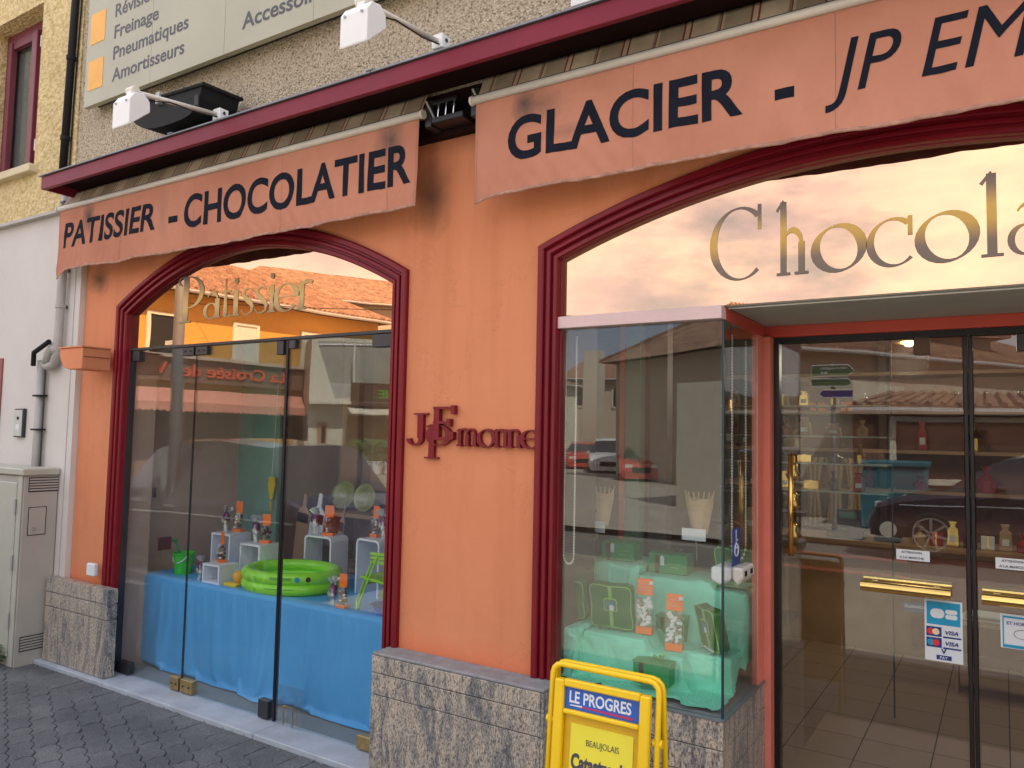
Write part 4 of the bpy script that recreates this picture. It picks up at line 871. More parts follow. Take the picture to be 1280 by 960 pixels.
# electricity cabinet
cb = thing('street_cabinet', (-6.0, -.2, 0), 'pale grey green street cabinet with vents and square lock hatch by the pavement', 'cabinet')
MB().box(-6.9, -5.535, -.305, -.079, -.01, 1.255).build('body', M['cab_side'], cb, bevel=.006)
MB().box(-6.92, -5.520, -.325, -.077, 1.256, 1.305).build('lid', M['cab'], cb, bevel=.008)
MB().box(-6.88, -5.60, -.322, -.306, .06, 1.21).build('door', M['cab'], cb, bevel=.006)
MB().box(-5.59, -5.538, -.318, -.306, .0, 1.254).build('corner_post', M['cab'], cb, bevel=.004)
for z in (.25, .63, 1.0): MB().tube([(-5.592, -.328, z), (-5.592, -.328, z + .10)], .008, 8).build('hinge', M['pipe'], cb)
for zs in ([1.155 + .018 * k for k in range(5)], [.10 + .018 * k for k in range(5)]):
    for z in zs: MB().box(-5.534, -5.529, -.27, -.082, z, z + .010).build('vent_slat', M['cab_side'], cb); 
    MB().box(-5.5349, -5.5335, -.275, -.081, min(zs) - .01, max(zs) + .018).build('vent_recess', M['darkmetal'], cb)
h_ = MB().box(-5.5345, -5.5295, -.262, -.155, .86, 1.04).build('hatch', M['cab_side'], cb, bevel=.002)
for a, b, c, d in ((-.267, -.262, .855, 1.045), (-.155, -.150, .855, 1.045), (-.267, -.150, 1.04, 1.045), (-.267, -.150, .855, .86)): MB().box(-5.5348, -5.5325, a, b, c, d).build('hatch_gap', M['dark'], cb)
MB().tube([(-5.530, -.228, .90), (-5.522, -.228, .90)], .013, 12).build('lock', M['steel'], h_)
wd = thing('weed', (-5.62, -.36, 0), 'small green weed growing at the foot of the street cabinet', 'weed')
g = MB(); rnd = random.Random(3)
for k in range(70):
    a = rnd.uniform(0, 6.28); h = rnd.uniform(.02, .2); r = rnd.uniform(0, .09); c = Vector((-5.66 + r * math.cos(a), -.36 + .7 * r * math.sin(a), h * .75)); d = Vector((math.cos(a), math.sin(a), .3)) * .026; e = Vector((-math.sin(a), math.cos(a), rnd.uniform(-.3, .3))) * .011
    g.quad(c - d, c + e, c + d, c - e)
g.build('leaves', M['leaf'], wd, fix=False); g = MB()
for k in range(7): g.tube([(-5.66, -.36, 0), (-5.66 + rnd.uniform(-.06, .06), -.36 + rnd.uniform(-.03, .03), .13)], .002, 4)
g.build('stems', M['leaf'], wd)

# ================================================================ SHOP SHELL AND INTERIOR
inn = thing('shop_interior', (0, 0, 0), 'dark inside of the sweet shop seen through the glass with brown walls and columns', 'room')
MB().box(-5.40, -5.12, .221, 6.2, .0, 3.2).build('side_wall', M['pinkwall'], inn)
MB().box(-5.1199, -5.0, .03, .22, .0, 2.2).build('side_wall', M['pinkwall'], inn)
MB().box(-4.9279, -4.915, .03, .22, .02, 2.095).build('jamb_lining', M['pinkwall'], inn)
MB().box(-5.119, 4.4, .201, 6.2, 2.75, 2.8).build('ceiling', M['ceil'], inn)
MB().box(-5.119, 4.4, 6.0, 6.2, 0, 2.749).build('back_wall', M['brownwall'], inn)
MB().box(4.3, 4.5, .2, 5.99, 0, 2.749).build('end_wall', M['brownwall'], inn)
MB().box(-2.45, -2.30, .221, 1.5, .0, 2.749).build('pillar', M['brownwall'], inn)
MB().box(-1.666, -1.646, .012, .40, .55, 2.3).build('jamb_lining', M['dkbrown'], inn)
for z in (.98, 1.12, 1.25): MB().box(-1.645, -1.60, .30, .32, z, z + .012).build('brass_strip', M['brass'], inn)
# left window: back panels
MB().box(-5.119, -4.66, 1.085, 1.11, .02, 2.6).build('glass_partition', M['sea'], inn)
MB().box(-5.119, -4.87, 1.32, 1.40, .02, 2.6).build('back_panel', M['pinkwall'], inn)
MB().box(-4.44, -2.46, 1.5, 1.56, .02, 2.749).build('back_panel', M['brownwall'], inn)
for x in (-4.36, -4.05, -3.80): MB().box(x, x + .17, 1.44, 1.495, 1.15, 2.3).build('wood_panel', M['wood'], inn, bevel=.004)
MB().box(-4.20, -2.47, 1.12, 1.49, .985, 1.012).build('shelf', M['wood'], inn)
MB().box(-4.22, -2.47, 1.12, 1.49, .60, .63).build('shelf', M['wood'], inn)
MB().box(-4.44, -4.25, 1.15, 1.49, .60, 1.1).build('dark_niche', M['dkbrown'], inn)
# right part: columns and shelving
MB().box(-1.80, -1.77, 1.0, 1.03, .55, 2.74).build('thin_post', M['coral'], inn); MB().box(-1.765, -1.68, 1.0, 1.08, .55, 2.74).build('green_column', M['sage'], inn)
MB().box(-1.66, -1.56, 1.10, 1.18, .0, 2.74).build('dark_column', plain('grey_brown_column', (.13, .11, .10), .5), inn)
MB().box(-1.62, -1.25, 2.2, 2.3, .5, 2.74).build('olive_panel', M['olive'], inn)
MB().box(-2.29, 4.2, 5.2, 5.3, .0, 2.74).build('shelf_back', M['redwood'], inn)
for x in (-2.28, -.95, .4, 1.7, 3.0): MB().box(x, x + .06, 4.75, 5.19, .0, 2.7).build('shelf_upright', M['dkbrown'], inn)
for z in (1.15, 1.5, 1.85, 2.2): MB().box(-2.27, 4.1, 4.74, 5.19, z, z + .03).build('shelf', M['wood'], inn)
MB().box(-2.0, .25, 3.6, 4.1, .02, .80).build('counter', M['wood'], inn); MB().box(-2.05, .30, 3.55, 4.15, .801, .83).build('counter_top', M['wood'], inn)
for z in (.70, .58): MB().box(-1.9, -.62, 3.565, 3.599, z, z + .02).build('counter_trim', M['coral'], inn)
MB().box(-.60, .24, 3.57, 3.599, .10, .76).build('counter_front', M['redwood'], inn)
MB().box(.35, 3.2, 3.2, 3.8, .02, .80).build('counter', M['wood'], inn); MB().box(.33, 3.25, 3.18, 3.82, .801, .83).build('counter_top', M['dkbrown'], inn); MB().box(.36, 3.2, 3.2, 3.206, .83, 1.15).build('display_glass', M['glass'], inn); MB().box(.36, 3.2, 3.2, 3.6, 1.151, 1.157).build('display_glass', M['glass'], inn)
cu = thing('cash_register', (-1.05, 3.75, .83), 'black cash register with teal display on the shop counter', 'cash register')
MB().box(-1.20, -.93, 3.65, 4.0, .831, .91).build('body', M['blackmetal'], cu, bevel=.01); MB().box(-1.16, -.97, 3.80, 3.86, .911, 1.05).build('screen', M['blackmetal'], cu, bevel=.008); MB().box(-1.13, -1.0, 3.793, 3.799, .98, 1.03).build('display', M['tealbox'], cu)
cw = thing('kitchen_scale', (-.75, 3.7, .83), 'small round white dial scale beside the cash register', 'scale'); MB().box(-.86, -.68, 3.66, 3.84, .831, .87).build('base', M['blackmetal'], cw, bevel=.006); MB().lathe([(1e-4, -.01), (.06, -.01), (.06, .01), (1e-4, .01)], (-.76, 3.66, .93), 20, Matrix.Rotation(R(90), 3, 'X')).build('dial', M['card'], cw)
for k, x in enumerate((-1.46, -1.28, -1.12)):
    c_ = thing('brown_drape', (x, 4.5, .83), ('left', 'middle', 'right')[k] + ' hanging fold of the brown curtain behind the counter', 'curtain'); MB().grid(lambda u, v, x=x: Vector((x + (.17 - .07 * math.sin(math.pi * v)) * (u - .5), 4.5 + .02 * math.sin(u * 22), .83 + .62 * v)), 20, 8).build('cloth', M['kraft'], c_, smooth=True)
rnd = random.Random(21)
for k in range(9):
    x = .48 + .27 * k; t = thing('pastry_tray', (x, 3.35, .832), ('leftmost', 'second', 'third', 'fourth', 'fifth', 'sixth', 'seventh', 'eighth', 'last')[k] + ' pastry tray with price card in the counter display', 'pastries', 'pastry trays in the counter display')
    MB().box(-.11, .11, -.1, .12, 0, .012).build('tray', M['cream'], t, local=True)
    for j in range(4): MB().ball((-.07 + .045 * j, rnd.uniform(-.02, .05), .03), .026, 8, (1, 1, .7)).build('pastry', rnd.choice((M['kraft'], M['choc'], M['orange_card'], M['wood'])), t, local=True, smooth=True)
    MB().box(-.05, .03, -.105, -.1, .0, .055).build('price_card', M['card'], t, local=True)
for k in range(4):
    t = thing('wine_glass', (-.55 + .22 * k, 4.95, 1.88), ('first', 'second', 'third', 'fourth')[k] + ' stemmed glass from the left on the upper back shelf', 'glass', 'stemmed glasses on the back shelf'); MB().lathe([(1e-4, 0), (.035, .003), (.004, .01), (.004, .09), (.03, .12), (.036, .17), (.03, .20)], (0, 0, 0), 14).build('glass', M['pane'], t, local=True, smooth=True)
for k in range(5):
    t = thing('bottle', (.55 + .16 * k, 4.95, 1.531), ('first', 'second', 'third', 'fourth', 'fifth')[k] + ' dark bottle from the left on the middle back shelf', 'bottle', 'bottles on the back shelf'); MB().lathe([(1e-4, 0), (.036, 0), (.036, .17), (.013, .22), (.013, .28), (1e-4, .28)], (0, 0, 0), 14).build('bottle', rnd.choice((M['dkgreen'], M['choc'], M['brass'])), t, local=True, smooth=True); MB().box(-.025, .025, -.0375, -.034, .05, .12).build('label', M['card'], t, local=True)
MB().box(-1.90, -1.0, 1.40, 1.75, .60, .62).build('glass_shelf', M['glass'], inn)
for z in (1.30, 1.46, 1.62, 1.80): MB().box(-1.5, -.55, 1.85, 2.10, z, z + .008).build('glass_shelf', plain('glass_shelf_edge', (.42, .44, .38), .2), inn)
for xa in (-1.51, -.56): MB().box(xa, xa + .008, 2.09, 2.099, .02, 2.74).build('shelf_post', M['darkmetal'], inn)
# two added lamps that lift the dark shop interior
def pendant(x, y, lab):
    p = thing('added_fill_lamp', (x, y, 2.72), lab, 'lamp', 'added lamps brightening the shop'); MB().tube([(0, 0, .02), (0, 0, -.28)], .006, 6).build('cord', M['blackmetal'], p, local=True)
    MB().lathe([(.02, -.28), (.05, -.30), (.10, -.40), (.105, -.42)], (0, 0, 0), 20).build('lamp_shade', M['brass'], p, local=True, smooth=True)
    m, t, b = newmat('fill_bulb'); b.inputs['Base Color'].default_value = (1, .9, .7, 1); b.inputs['Emission Color'].default_value = (1, .82, .5, 1); b.inputs['Emission Strength'].default_value = 4.0
    MB().ball((0, 0, -.41), .04, 12).build('bulb', m, p, local=True, smooth=True)
    l = bpy.data.lights.new('fill_light', 'POINT'); l.energy = 8; l.color = (1, .84, .62); l.shadow_soft_size = .12; lo = bpy.data.objects.new('fill_light', l); COL.objects.link(lo); lo.parent = p; lo.location = (0, 0, -.55)
pendant(-.55, 3.1, 'brass pendant lamp added to brighten the shop counter left'); pendant(1.3, 2.6, 'brass pendant lamp added to brighten the pastry counter right')
# goods on the inner shelves
ORD = ('first', 'second', 'third', 'fourth', 'fifth', 'sixth', 'seventh', 'eighth', 'ninth', 'tenth', 'eleventh', 'twelfth')
def packet(t, k, w, h, mt, rnd):
    k = k % 3
    if k == 0: MB().lathe([(1e-4, 0), (w * .5, 0), (w * .55, h * .45), (w * .28, h * .6), (w * .12, h * .72), (w * .3, h)], (0, 0, 0), 10).build('wrap', mt, t, local=True)
    elif k == 1: MB().box(-w / 2, w / 2, -w * .3, w * .3, 0, h * .6).build('box', mt, t, local=True, bevel=.003); MB().box(-w * .08, w * .08, -w * .32, w * .32, 0, h * .62).build('ribbon', M['brass'], t, local=True)
    else: MB().prism([(-w * .5, -.02, 0), (w * .5, -.02, 0), (w * .42, -.02, h * .7), (w * .2, -.02, h * .8), (w * .35, -.02, h), (-w * .35, -.02, h), (-w * .2, -.02, h * .8), (-w * .42, -.02, h * .7)], (0, .04, 0)).build('bag', mt, t, local=True, bevel=.004); MB().box(-w * .25, w * .25, -.0225, -.0205, h * .2, h * .45).build('label', M['card'], t, local=True)
# poster stand, paper sheets and bread on the near counter, seen through the entrance
for k in range(7):
    x = -.55 + .11 * k; t = thing('gift_basket', (x, 3.72, .832), ORD[k] + ' wrapped sweet basket from the left on the shop counter', 'gift', 'wrapped baskets on the counter'); packet(t, k, .085, .13 + .03 * (k % 3), (M['kraft'], M['terra_red'], M['brass'], M['choc'], M['card'])[k % 5], random)
pa = thing('newspaper_rack', (-.1, 2.9, .02), 'low rack with folded newspapers inside the entrance', 'rack'); MB().box(-.30, .12, 2.8, 3.05, .45, .47).build('top', M['wood'], pa); 
for xa in (-.29, .09): MB().box(xa, xa + .02, 2.81, 3.04, .019, .449).build('side', M['wood'], pa)
for k in range(4): MB().box(-.27 + .02 * k, .08 - .01 * k, 2.82, 3.02, .471 + .012 * k, .481 + .012 * k).build('newspaper', M['card'] if k % 2 else M['kraft'], pa)
rnd = random.Random(5)
for sh, z in (('lowest', 1.181), ('middle', 1.531), ('upper', 1.881)):
    for k in range(12):
        x = -2.1 + .50 * k + rnd.uniform(-.15, .15)
        if sh == 'middle' and .45 < x < 1.3 or sh == 'upper' and -.7 < x < .25: continue
        t = thing('packaged_sweets', (x, 4.9, z), ORD[k] + ' sweets packet from the left along the ' + sh + ' far brown shelf', 'sweets', 'sweets on the far shelves')
        packet(t, rnd.randrange(3), rnd.uniform(.07, .16), rnd.uniform(.12, .26), rnd.choice((M['choc'], M['terra_red'], M['brass'], M['kraft'], M['purple'], M['orange_card'], M['redwood'])), rnd)
rnd = random.Random(9)
for sh, z in (('lowest', 1.308), ('second', 1.468), ('third', 1.628), ('top', 1.808)):
    for k in range(6):
        x = -1.44 + .15 * k + rnd.uniform(-.03, .03)
        t = thing('chocolate_pack', (x, 1.97, z), ORD[k] + ' small pack from the left on the ' + sh + ' glass shelf behind the bay', 'chocolate', 'packs on the glass shelves')
        packet(t, rnd.randrange(3), rnd.uniform(.05, .09), rnd.uniform(.07, .12), rnd.choice((M['terra_red'], M['brass'], M['choc'], M['dkbrown'], M['choc'], M['kraft'])), rnd)
for k, z in enumerate((1.05, 1.22, 1.38)):
    t = thing('gold_ornament', (-.98, 1.5, z), ('lowest', 'middle', 'topmost')[k] + ' gilded ornament behind the brass door handle', 'ornament', 'gilded ornaments by the door'); MB().lathe([(1e-4, 0), (.03, .0), (.045, .03), (.02, .06), (.028, .08), (1e-4, .11)], (0, 0, 0), 14).build('body', M['brass'], t, local=True, smooth=True); MB().box(-.06, .06, -.05, .05, -.012, -.002).build('stand', M['glass'], t, local=True)

# ================================================================ LEFT WINDOW DISPLAY
tb = thing('draped_table', (-3.8, .5, 0), 'low display table hidden under shiny blue cloth in the left window', 'table')
TZ = .602
MB().box(-4.9, -2.5, .26, 1.05, .02, TZ - .01).build('table_top', M['wood'], tb)
def drape(u, v):
    x = -4.965 + (4.965 - 2.47) * u
    if v < .3: t = v / .3; return Vector((x, 1.08 - (1.08 - .215) * t, TZ + .0015 * math.sin(x * 30) * t))
    t = (v - .3) / .7
    f = .022 * math.sin(x * 6.5 + 1.5 * t) + .012 * math.sin(x * 13.5 + 1.3 - 1.2 * t) + .007 * math.sin(x * 8 - 5 * t) + .005 * math.sin(x * 21 + 5 * t + 1) * math.sin(x * 2.3) + .004 * math.sin(x * 15 - 14 * t + 2) * max(0, math.sin(x * 3.1 + 1))
    sp = 1 if t > 0 else 0
    return Vector((x + .01 * math.sin(14 * x) * t, .212 - t * .035 - (f * .8 + .03) * t ** .8, TZ - .004 - (TZ - .075) * t - .004 * math.sin(x * 5.3) * t))
nx, na, nb = 230, 34, 52
prof_ = [(1.07 - .858 * k / na, TZ) for k in range(na)] + [(.207 - .004 * k / nb, TZ - (TZ - .035) * k / nb) for k in range(nb + 1)]
vs = [(-4.975 + 2.50 * i / nx, y - (.020 * math.sin(i * .13 + 3.5 * (TZ - z)) + .022 * math.sin(i * .057 + 1 - 5 * (TZ - z)) + .012) * (TZ - z) / .5, z + .004) for y, z in prof_ for i in range(nx + 1)]; nr = len(prof_)
fs = [(j * (nx + 1) + i, j * (nx + 1) + i + 1, (j + 1) * (nx + 1) + i + 1, (j + 1) * (nx + 1) + i) for j in range(nr - 1) for i in range(nx)]
o_ = simcloth(vs, fs, [(-4.97, -2.48, .215, 1.06, .05, TZ - .006), (-5.4, -2.2, -.5, 1.3, -.2, .018), (-5.4, -2.2, -.3, .02, -.1, 1.5)], 30, pins=[j * (nx + 1) + i for j in range(na - 1) for i in range(nx + 1)], shrink=-.022, bend=6.0)
bc_ = MB().add(o_, fs).build('cloth', M['blue'], tb, smooth=True); md = bc_.modifiers.new('sub', 'SUBSURF'); md.levels = 1; md.render_levels = 1
MB().grid(lambda u, v: Vector((-4.977 - .006 * math.sin(9 * u + 5 * v) * v, .213 + .86 * u, TZ - .002 - (TZ - .08) * v)), 20, 10).build('cloth_side', M['blue'], tb, smooth=True)
T = TZ + .002
def P_(u, v, z=None): return atz(u, v, T if z is None else z)
# paddling pool
pc = P_(361, 733); pc = Vector((-3.815, .50, T))
pool = thing('paddling_pool', pc, 'lime green inflatable paddling pool on the blue cloth', 'paddling pool')
for k, z in enumerate((.037, .100)):
    MB().tube([(.305 * math.cos(a / 48 * 2 * math.pi), .245 * math.sin(a / 48 * 2 * math.pi), z) for a in range(48)], .037, 14, closed=True).build('ring', M['lime'], pool, local=True, smooth=True)
MB().lathe([(1e-4, .01), (.29, .012)], (0, 0, 0), 40, Matrix.Diagonal(Vector((1, .8, 1))).to_3x3()).build('floor', M['lime'], pool, local=True)
def pooltext(a0, a1, z, h, mat, s=None):
    out = MB(); n = 12
    for i in range(n):
        a = R(a0 + (a1 - a0) * i / n); b = R(a0 + (a1 - a0) * (i + .8) / n)
        q_ = lambda a, zz: Vector((pc.x + (.3435) * math.cos(a), pc.y + .2835 * math.sin(a), pc.z + zz))
        out.quad(q_(a, z), q_(b, z), q_(b, z + h), q_(a, z + h))
    return out.build('printed_text', mat, pool, fix=False)
for zz in (.112, .106, .100): pooltext(-72, -48, zz, .0035, M['dkgreen'])
pooltext(-78, -46, .044, .004, M['dkgreen'])
for a, m in ((-42, M['sky_blue']), (-30, M['brownrib'])):
    a = R(a); c = Vector((pc.x + .345 * math.cos(a), pc.y + .286 * math.sin(a), pc.z + .105)); nrm = Vector((math.cos(a), math.sin(a), 0)); ex = Vector((-math.sin(a), math.cos(a), 0))
    MB().prism([c + ex * .016 * math.cos(k * .785) + Vector((0, 0, .016 * math.sin(k * .785))) for k in range(8)], nrm * .001).build('round_logo', m, pool)
for a in (-88, -86):
    pass
for z in (.037, .10): a = R(-92); MB().tube([(pc.x + .342 * math.cos(a), pc.y + .283 * math.sin(a) - .001, pc.z + z), (pc.x + .342 * math.cos(a), pc.y + .283 * math.sin(a) - .012, pc.z + z)], .010, 10).build('valve', M['lime'], pool)
# bucket and spade
bc = P_(229, 717)
bk = thing('toy_bucket', bc, 'green toy bucket holding a dark green spade on the blue cloth', 'bucket')
MB().lathe([(1e-4, 0), (.056, 0), (.068, .13), (.075, .135), (.075, .145), (.068, .145), (.064, .14), (.052, .006), (1e-4, .006)], (0, 0, 0), 28).build('pail', M['green'], bk, local=True, smooth=False)
MB().tube([(.072 * math.cos(a), -.072 * math.sin(a) * .55 - .02, .135 - .055 * math.sin(a)) for a in [math.pi * k / 14 for k in range(15)]], .004, 6).build('handle', M['card'], bk, local=True)
sp = thing('toy_spade', bc + Vector((-.03, 0, .10)), 'dark green toy spade sticking up out of the green bucket', 'spade')
MB().tube([(0, 0, 0), (-.075, .0, .11)], [.009, .007], 8).build('shaft', M['dkgreen'], sp, local=True); MB().box(-.10, -.058, -.012, .012, .105, .125).build('grip', M['dkgreen'], sp, local=True, bevel=.005)
# white cubes
def cube(name, x, y, w, d, h, label, rz=0, t=.014, mat='cube_white', z=T, shelf=False):
    c = thing(name, (x, y, z), label, 'display cube', 'white display cubes on the blue cloth', rz)
    MB().box(0, w, 0, d, h - t, h).build('top_board', M[mat], c, local=True, bevel=.0015); MB().box(0, t, 0, d, t + .0005, h - t - .0005).build('side_board', M[mat], c, local=True, bevel=.0015)
    MB().box(w - t, w, 0, d, t + .0005, h - t - .0005).build('side_board', M[mat], c, local=True, bevel=.0015); MB().box(0, w, 0, d, 0, t).build('bottom_board', M[mat], c, local=True, bevel=.0015)
    return c
a = P_(252, 728); cube('display_cube', a.x, a.y, .17, .15, .125, 'lowest small white cube shelf right of the green bucket')
cube('display_cube', -4.66, .52, .20, .18, .275, 'tall white cube shelf behind the lowest cube near the bucket')
cube('display_cube', -4.33, .50, .20, .18, .235, 'white cube shelf left of the pool carrying an orange topped bag')
def arch(name, x, y, w, d, h, label, rz=0):
    c = thing(name, (x, y, T), label, 'display stand', 'white arched display stands', rz); t = .014; r = .03
    o = [(0, 0), (0, h - r), (r * .3, h - r * .3), (r, h), (w - r, h), (w - r * .3, h - r * .3), (w, h - r), (w, 0)]
    i = [(w - t, 0), (w - t, h - r), (w - r, h - t), (r, h - t), (t, h - r), (t, 0)]
    g = MB(); q = o + i
    g.v = []; full = o + i; 
    g.prism([(a, 0, b) for a, b in full], (0, d, 0)); g.build('arch', M['cube_white'], c, local=True, bevel=.0015); return c
arch('display_stand', -4.02, .78, .255, .16, .29, 'white rounded arch stand behind the green pool')
arch('display_stand', -3.39, .62, .22, .20, .34, 'white rounded arch stand right of the pool beside the green chair', R(-8))
# sweet bags
def bag(loc, label, kind, h=.19, w=.072, group='sweet bags in the left window'):
    b = thing('sweet_bag', loc, label, 'sweet bag', group, random.uniform(-.4, .4)); rr = random.Random(int(abs(loc[0]) * 1000) + int(loc[2] * 100))
    if kind == 'orange':
        MB().box(-w / 2, w / 2, -w * .3, w * .3, 0, h * .10).build('base_card', M['orange_card'], b, local=True)
        for k in range(20): MB().ball((rr.uniform(-w * .36, w * .36), rr.uniform(-w * .2, w * .15), h * .14 + (k / 20) * h * .42), w * .19, 8, (1, 1, .8)).build('praline', M['choc'] if k % 4 else M['silver'], b, local=True, smooth=True)
        MB().lathe([(w * .52, h * .1), (w * .57, h * .3), (w * .52, h * .5), (w * .36, h * .64)], (0, 0, 0), 12).build('film', M['cello'], b, local=True)
        MB().prism([(-w * .38, 0, h * .60), (-w * .46, 0, h * .74), (-w * .42, 0, h), (w * .42, 0, h), (w * .46, 0, h * .76), (w * .38, 0, h * .60)], (0, .006, 0)).build('header_card', M['orange_card'], b, local=True)
        MB().box(-w * .40, w * .40, -.004, .010, h * .61, h * .66).build('tie', M['orange_card'], b, local=True)
    else:
        for k in range(6): MB().tube([(rr.uniform(-w * .3, w * .3), rr.uniform(-.012, .012), 0), (rr.uniform(-w * .2, w * .2), 0, h * .45)], .0045, 6).build('stick', M['card'], b, local=True)
        MB().ball((0, 0, h * .50), w * .42, 10, (1, .8, 1.5)).build('sweets', M['purple'], b, local=True, smooth=True)
        MB().ball((w * .15, -.01, h * .35), w * .25, 8).build('sweets', M['silver'], b, local=True)
        g = MB()
        for k in range(9): a = rr.uniform(0, 6.28); c = Vector((0, 0, h * .7)); d = Vector((math.cos(a) * .6, math.sin(a) * .4, rr.uniform(.2, 1))).normalized() * h * .28; e = Vector((-d.z, .2 * d.x, d.x)).normalized() * .008; g.quad(c - e, c + e, c + d + e * 2, c + d - e * 2)
        g.build('foil_bow', M['silver'], b, local=True, fix=False)
        for k in range(4): g = MB(); a = k * 1.57 + .5; MB().quad((0, 0, 0), (0, 0, 0), (0, 0, 0), (0, 0, 0)); MB().box(-.003, .003, -w * .33 - .003, -w * .33, h * .30, h * .55, Matrix.Rotation(a, 4, 'Y') @ Matrix.Identity(4)) 
        MB().prism([(.022 * math.cos(j * .628) * (1 if j % 2 else .4), -w * .38, h * .42 + .022 * math.sin(j * .628) * (1 if j % 2 else .4)) for j in range(10)], (0, -.002, 0)).build('star_ribbon', M['cream'], b, local=True)
        MB().lathe([(w * .45, 0), (w * .5, h * .3), (w * .4, h * .55), (w * .12, h * .7)], (0, 0, 0), 12).build('film', M['cello'], b, local=True)
    return b
bag((-4.61, .60, T + .276), 'silver bow lolly bag on the tall white cube, topmost left', 'foil')
bag((-4.55, .66, T + .276), 'orange topped bag at the back of the tall white cube', 'orange', .21)
bag((-4.33, .36, T + .126), 'orange topped bag standing on the lowest white cube', 'orange', .19, .078)
bag((-4.45, .30, T), 'silver lolly bag beside the bucket on the blue cloth', 'foil', .17)
bag((-4.27, .58, T + .236), 'silver bow lolly bag on the white cube left of the pool', 'foil')
bag((-4.19, .60, T + .236), 'orange topped bag on the white cube right of the silver bow bag', 'orange', .19)
bag((-3.975, .84, T + .291), 'silver lolly bag on the arch stand behind the pool', 'foil')
bag((-3.85, .84, T + .291), 'orange topped bag on the arch stand behind the pool', 'orange', .20, .075)
bag((-3.32, .72, T + .341), 'orange topped bag on the right hand arch stand', 'orange', .19)
bag((-3.24, .70, T + .341), 'silver bow lolly bag on the right hand arch stand', 'foil')
a = P_(416, 757); bag((a.x, a.y, T), 'silver lolly bag on the cloth at the right end of the pool', 'foil', .17)
a = P_(428, 760); bag((a.x, a.y, T), 'orange topped bag on the cloth between pool and green chair', 'orange', .19, .066)
# small orange ball toy and yellow boat
a = P_(292, 733); bt = thing('toy_boat', (a.x, a.y, T), 'yellow and orange toy boat left of the pool', 'toy')
MB().prism([(-.06, -.03, 0), (.05, -.03, 0), (.07, -.03, .025), (-.08, -.03, .02)], (0, .06, 0)).build('hull', M['yel'], bt, local=True, bevel=.005); MB().ball((.02, .02, .06), .038, 14).build('ball', M['orangeball'], bt, local=True, smooth=True)
# green folding chair
a = P_(447, 763); ch = thing('toy_chair', (a.x - .01, a.y, T), 'small lime green folding chair at the right of the left window', 'chair')
Lg = lambda p, q, r=.0065: MB().tube([p, q], r, 8).build('leg', M['limepaint'], ch, local=True)
Lg((0, 0, 0), (.13, .02, .31)); Lg((0, .0, .0), (-.015, .02, .05), .006); Lg((-.015, .02, .05), (.09, .02, .28)); Lg((.20, .0, 0), (.05, .20, .20)); Lg((.0, .18, 0), (.13, .20, .31)); Lg((.20, .2, 0), (.05, .22, .20)); Lg((.06, .02, .15), (.06, .2, .15), .005)
MB().box(-.01, .22, .01, .19, .175, .190, Matrix.Rotation(R(6), 4, 'Y')).build('seat', M['limepaint'], ch, local=True, bevel=.004)
for z in (.262, .285, .308): MB().box(.07, .27, .02, .028, z, z + .018).build('back_slat', M['limepaint'], ch, local=True, bevel=.003)
a = P_(474, 766); tub = thing('toy_tub', (a.x + .05, a.y + .02, T), 'royal blue plastic tub at the right edge of the blue cloth', 'tub')
MB().lathe([(1e-4, 0), (.06, 0), (.10, .05), (.104, .05), (.09, .048), (.055, .008), (1e-4, .008)], (0, 0, 0), 20).build('bowl', M['navy'], tub, local=True)
# bowls, boards, hanging spade, grass basket
def bowl(x, y, z, r, label, tilt, mini=False):
    b = thing('ceramic_bowl', (x, y, z), label, 'bowl', 'olive ceramic bowls on the wooden shelf'); m = Matrix.Rotation(R(tilt), 3, 'X')
    prof = [(1e-4, 0), (r * .3, 0), (r * .35, r * .06), (r * .8, r * .28), (r, r * .5), (r * .96, r * .52), (r * .75, r * .32), (r * .3, r * .1), (1e-4, r * .09)]
    MB().lathe(prof, (0, 0, r * .9 if tilt else 0), 32, m).build('dish', M['ceramic'], b, local=True, smooth=True)
bowl(-4.16, 1.33, 1.013, .11, 'leftmost olive ceramic bowl leaning upright on the shelf', 74); bowl(-3.95, 1.33, 1.013, .105, 'middle olive ceramic bowl leaning upright on the shelf', 80); bowl(-3.75, 1.22, 1.013, .06, 'small olive ceramic cup at the right end of the shelf', 0); bowl(-4.28, 1.42, 1.013, .10, 'olive ceramic bowl half hidden behind the leftmost one', 74)
def board(x, y, w, h, label, lean, mat='silver', rz=0):
    b = thing('chopping_board', (x, y, .632), label, 'board', None, rz); m = Matrix.Rotation(R(lean), 4, 'Y')
    P = [(-w / 2, 0, 0), (w / 2, 0, 0), (w / 2, 0, h * .72), (w * .14, 0, h * .82), (w * .12, 0, h), (-w * .12, 0, h), (-w * .14, 0, h * .82), (-w / 2, 0, h * .72)]
    MB().prism(P, (0, .015, 0), m).build('plank', M[mat], b, local=True, bevel=.003)
    MB().box(-w * .45, w * .45, -.002, .0, h * .58, h * .72, m).build('black_band', M['black'], b, local=True)
board(-4.24, 1.05, .14, .52, 'grey wooden board with black band leaning behind the arch stand', 9, 'cube_white'); board(-4.40, 1.08, .13, .50, 'dark rimmed board leaning left of the grey board', 6, 'wood'); board(-4.02, 1.06, .05, .46, 'narrow brown wooden board leaning beside the grey board', 12, 'wood')
hs = thing('hanging_toy', (-4.68, 1.05, 1.2), 'yellow toy spade hanging on a cord before the green panel', 'toy')
MB().prism([(-4.72, 1.05, 1.24), (-4.655, 1.05, 1.24), (-4.65, 1.05, 1.18), (-4.675, 1.05, 1.07), (-4.70, 1.05, 1.07), (-4.725, 1.05, 1.18)], (0, .01, 0)).build('blade', M['yel'], hs); MB().tube([(-4.69, 1.055, 1.24), (-4.66, 1.055, 1.95)], .0025, 5).build('cord', M['card'], hs)
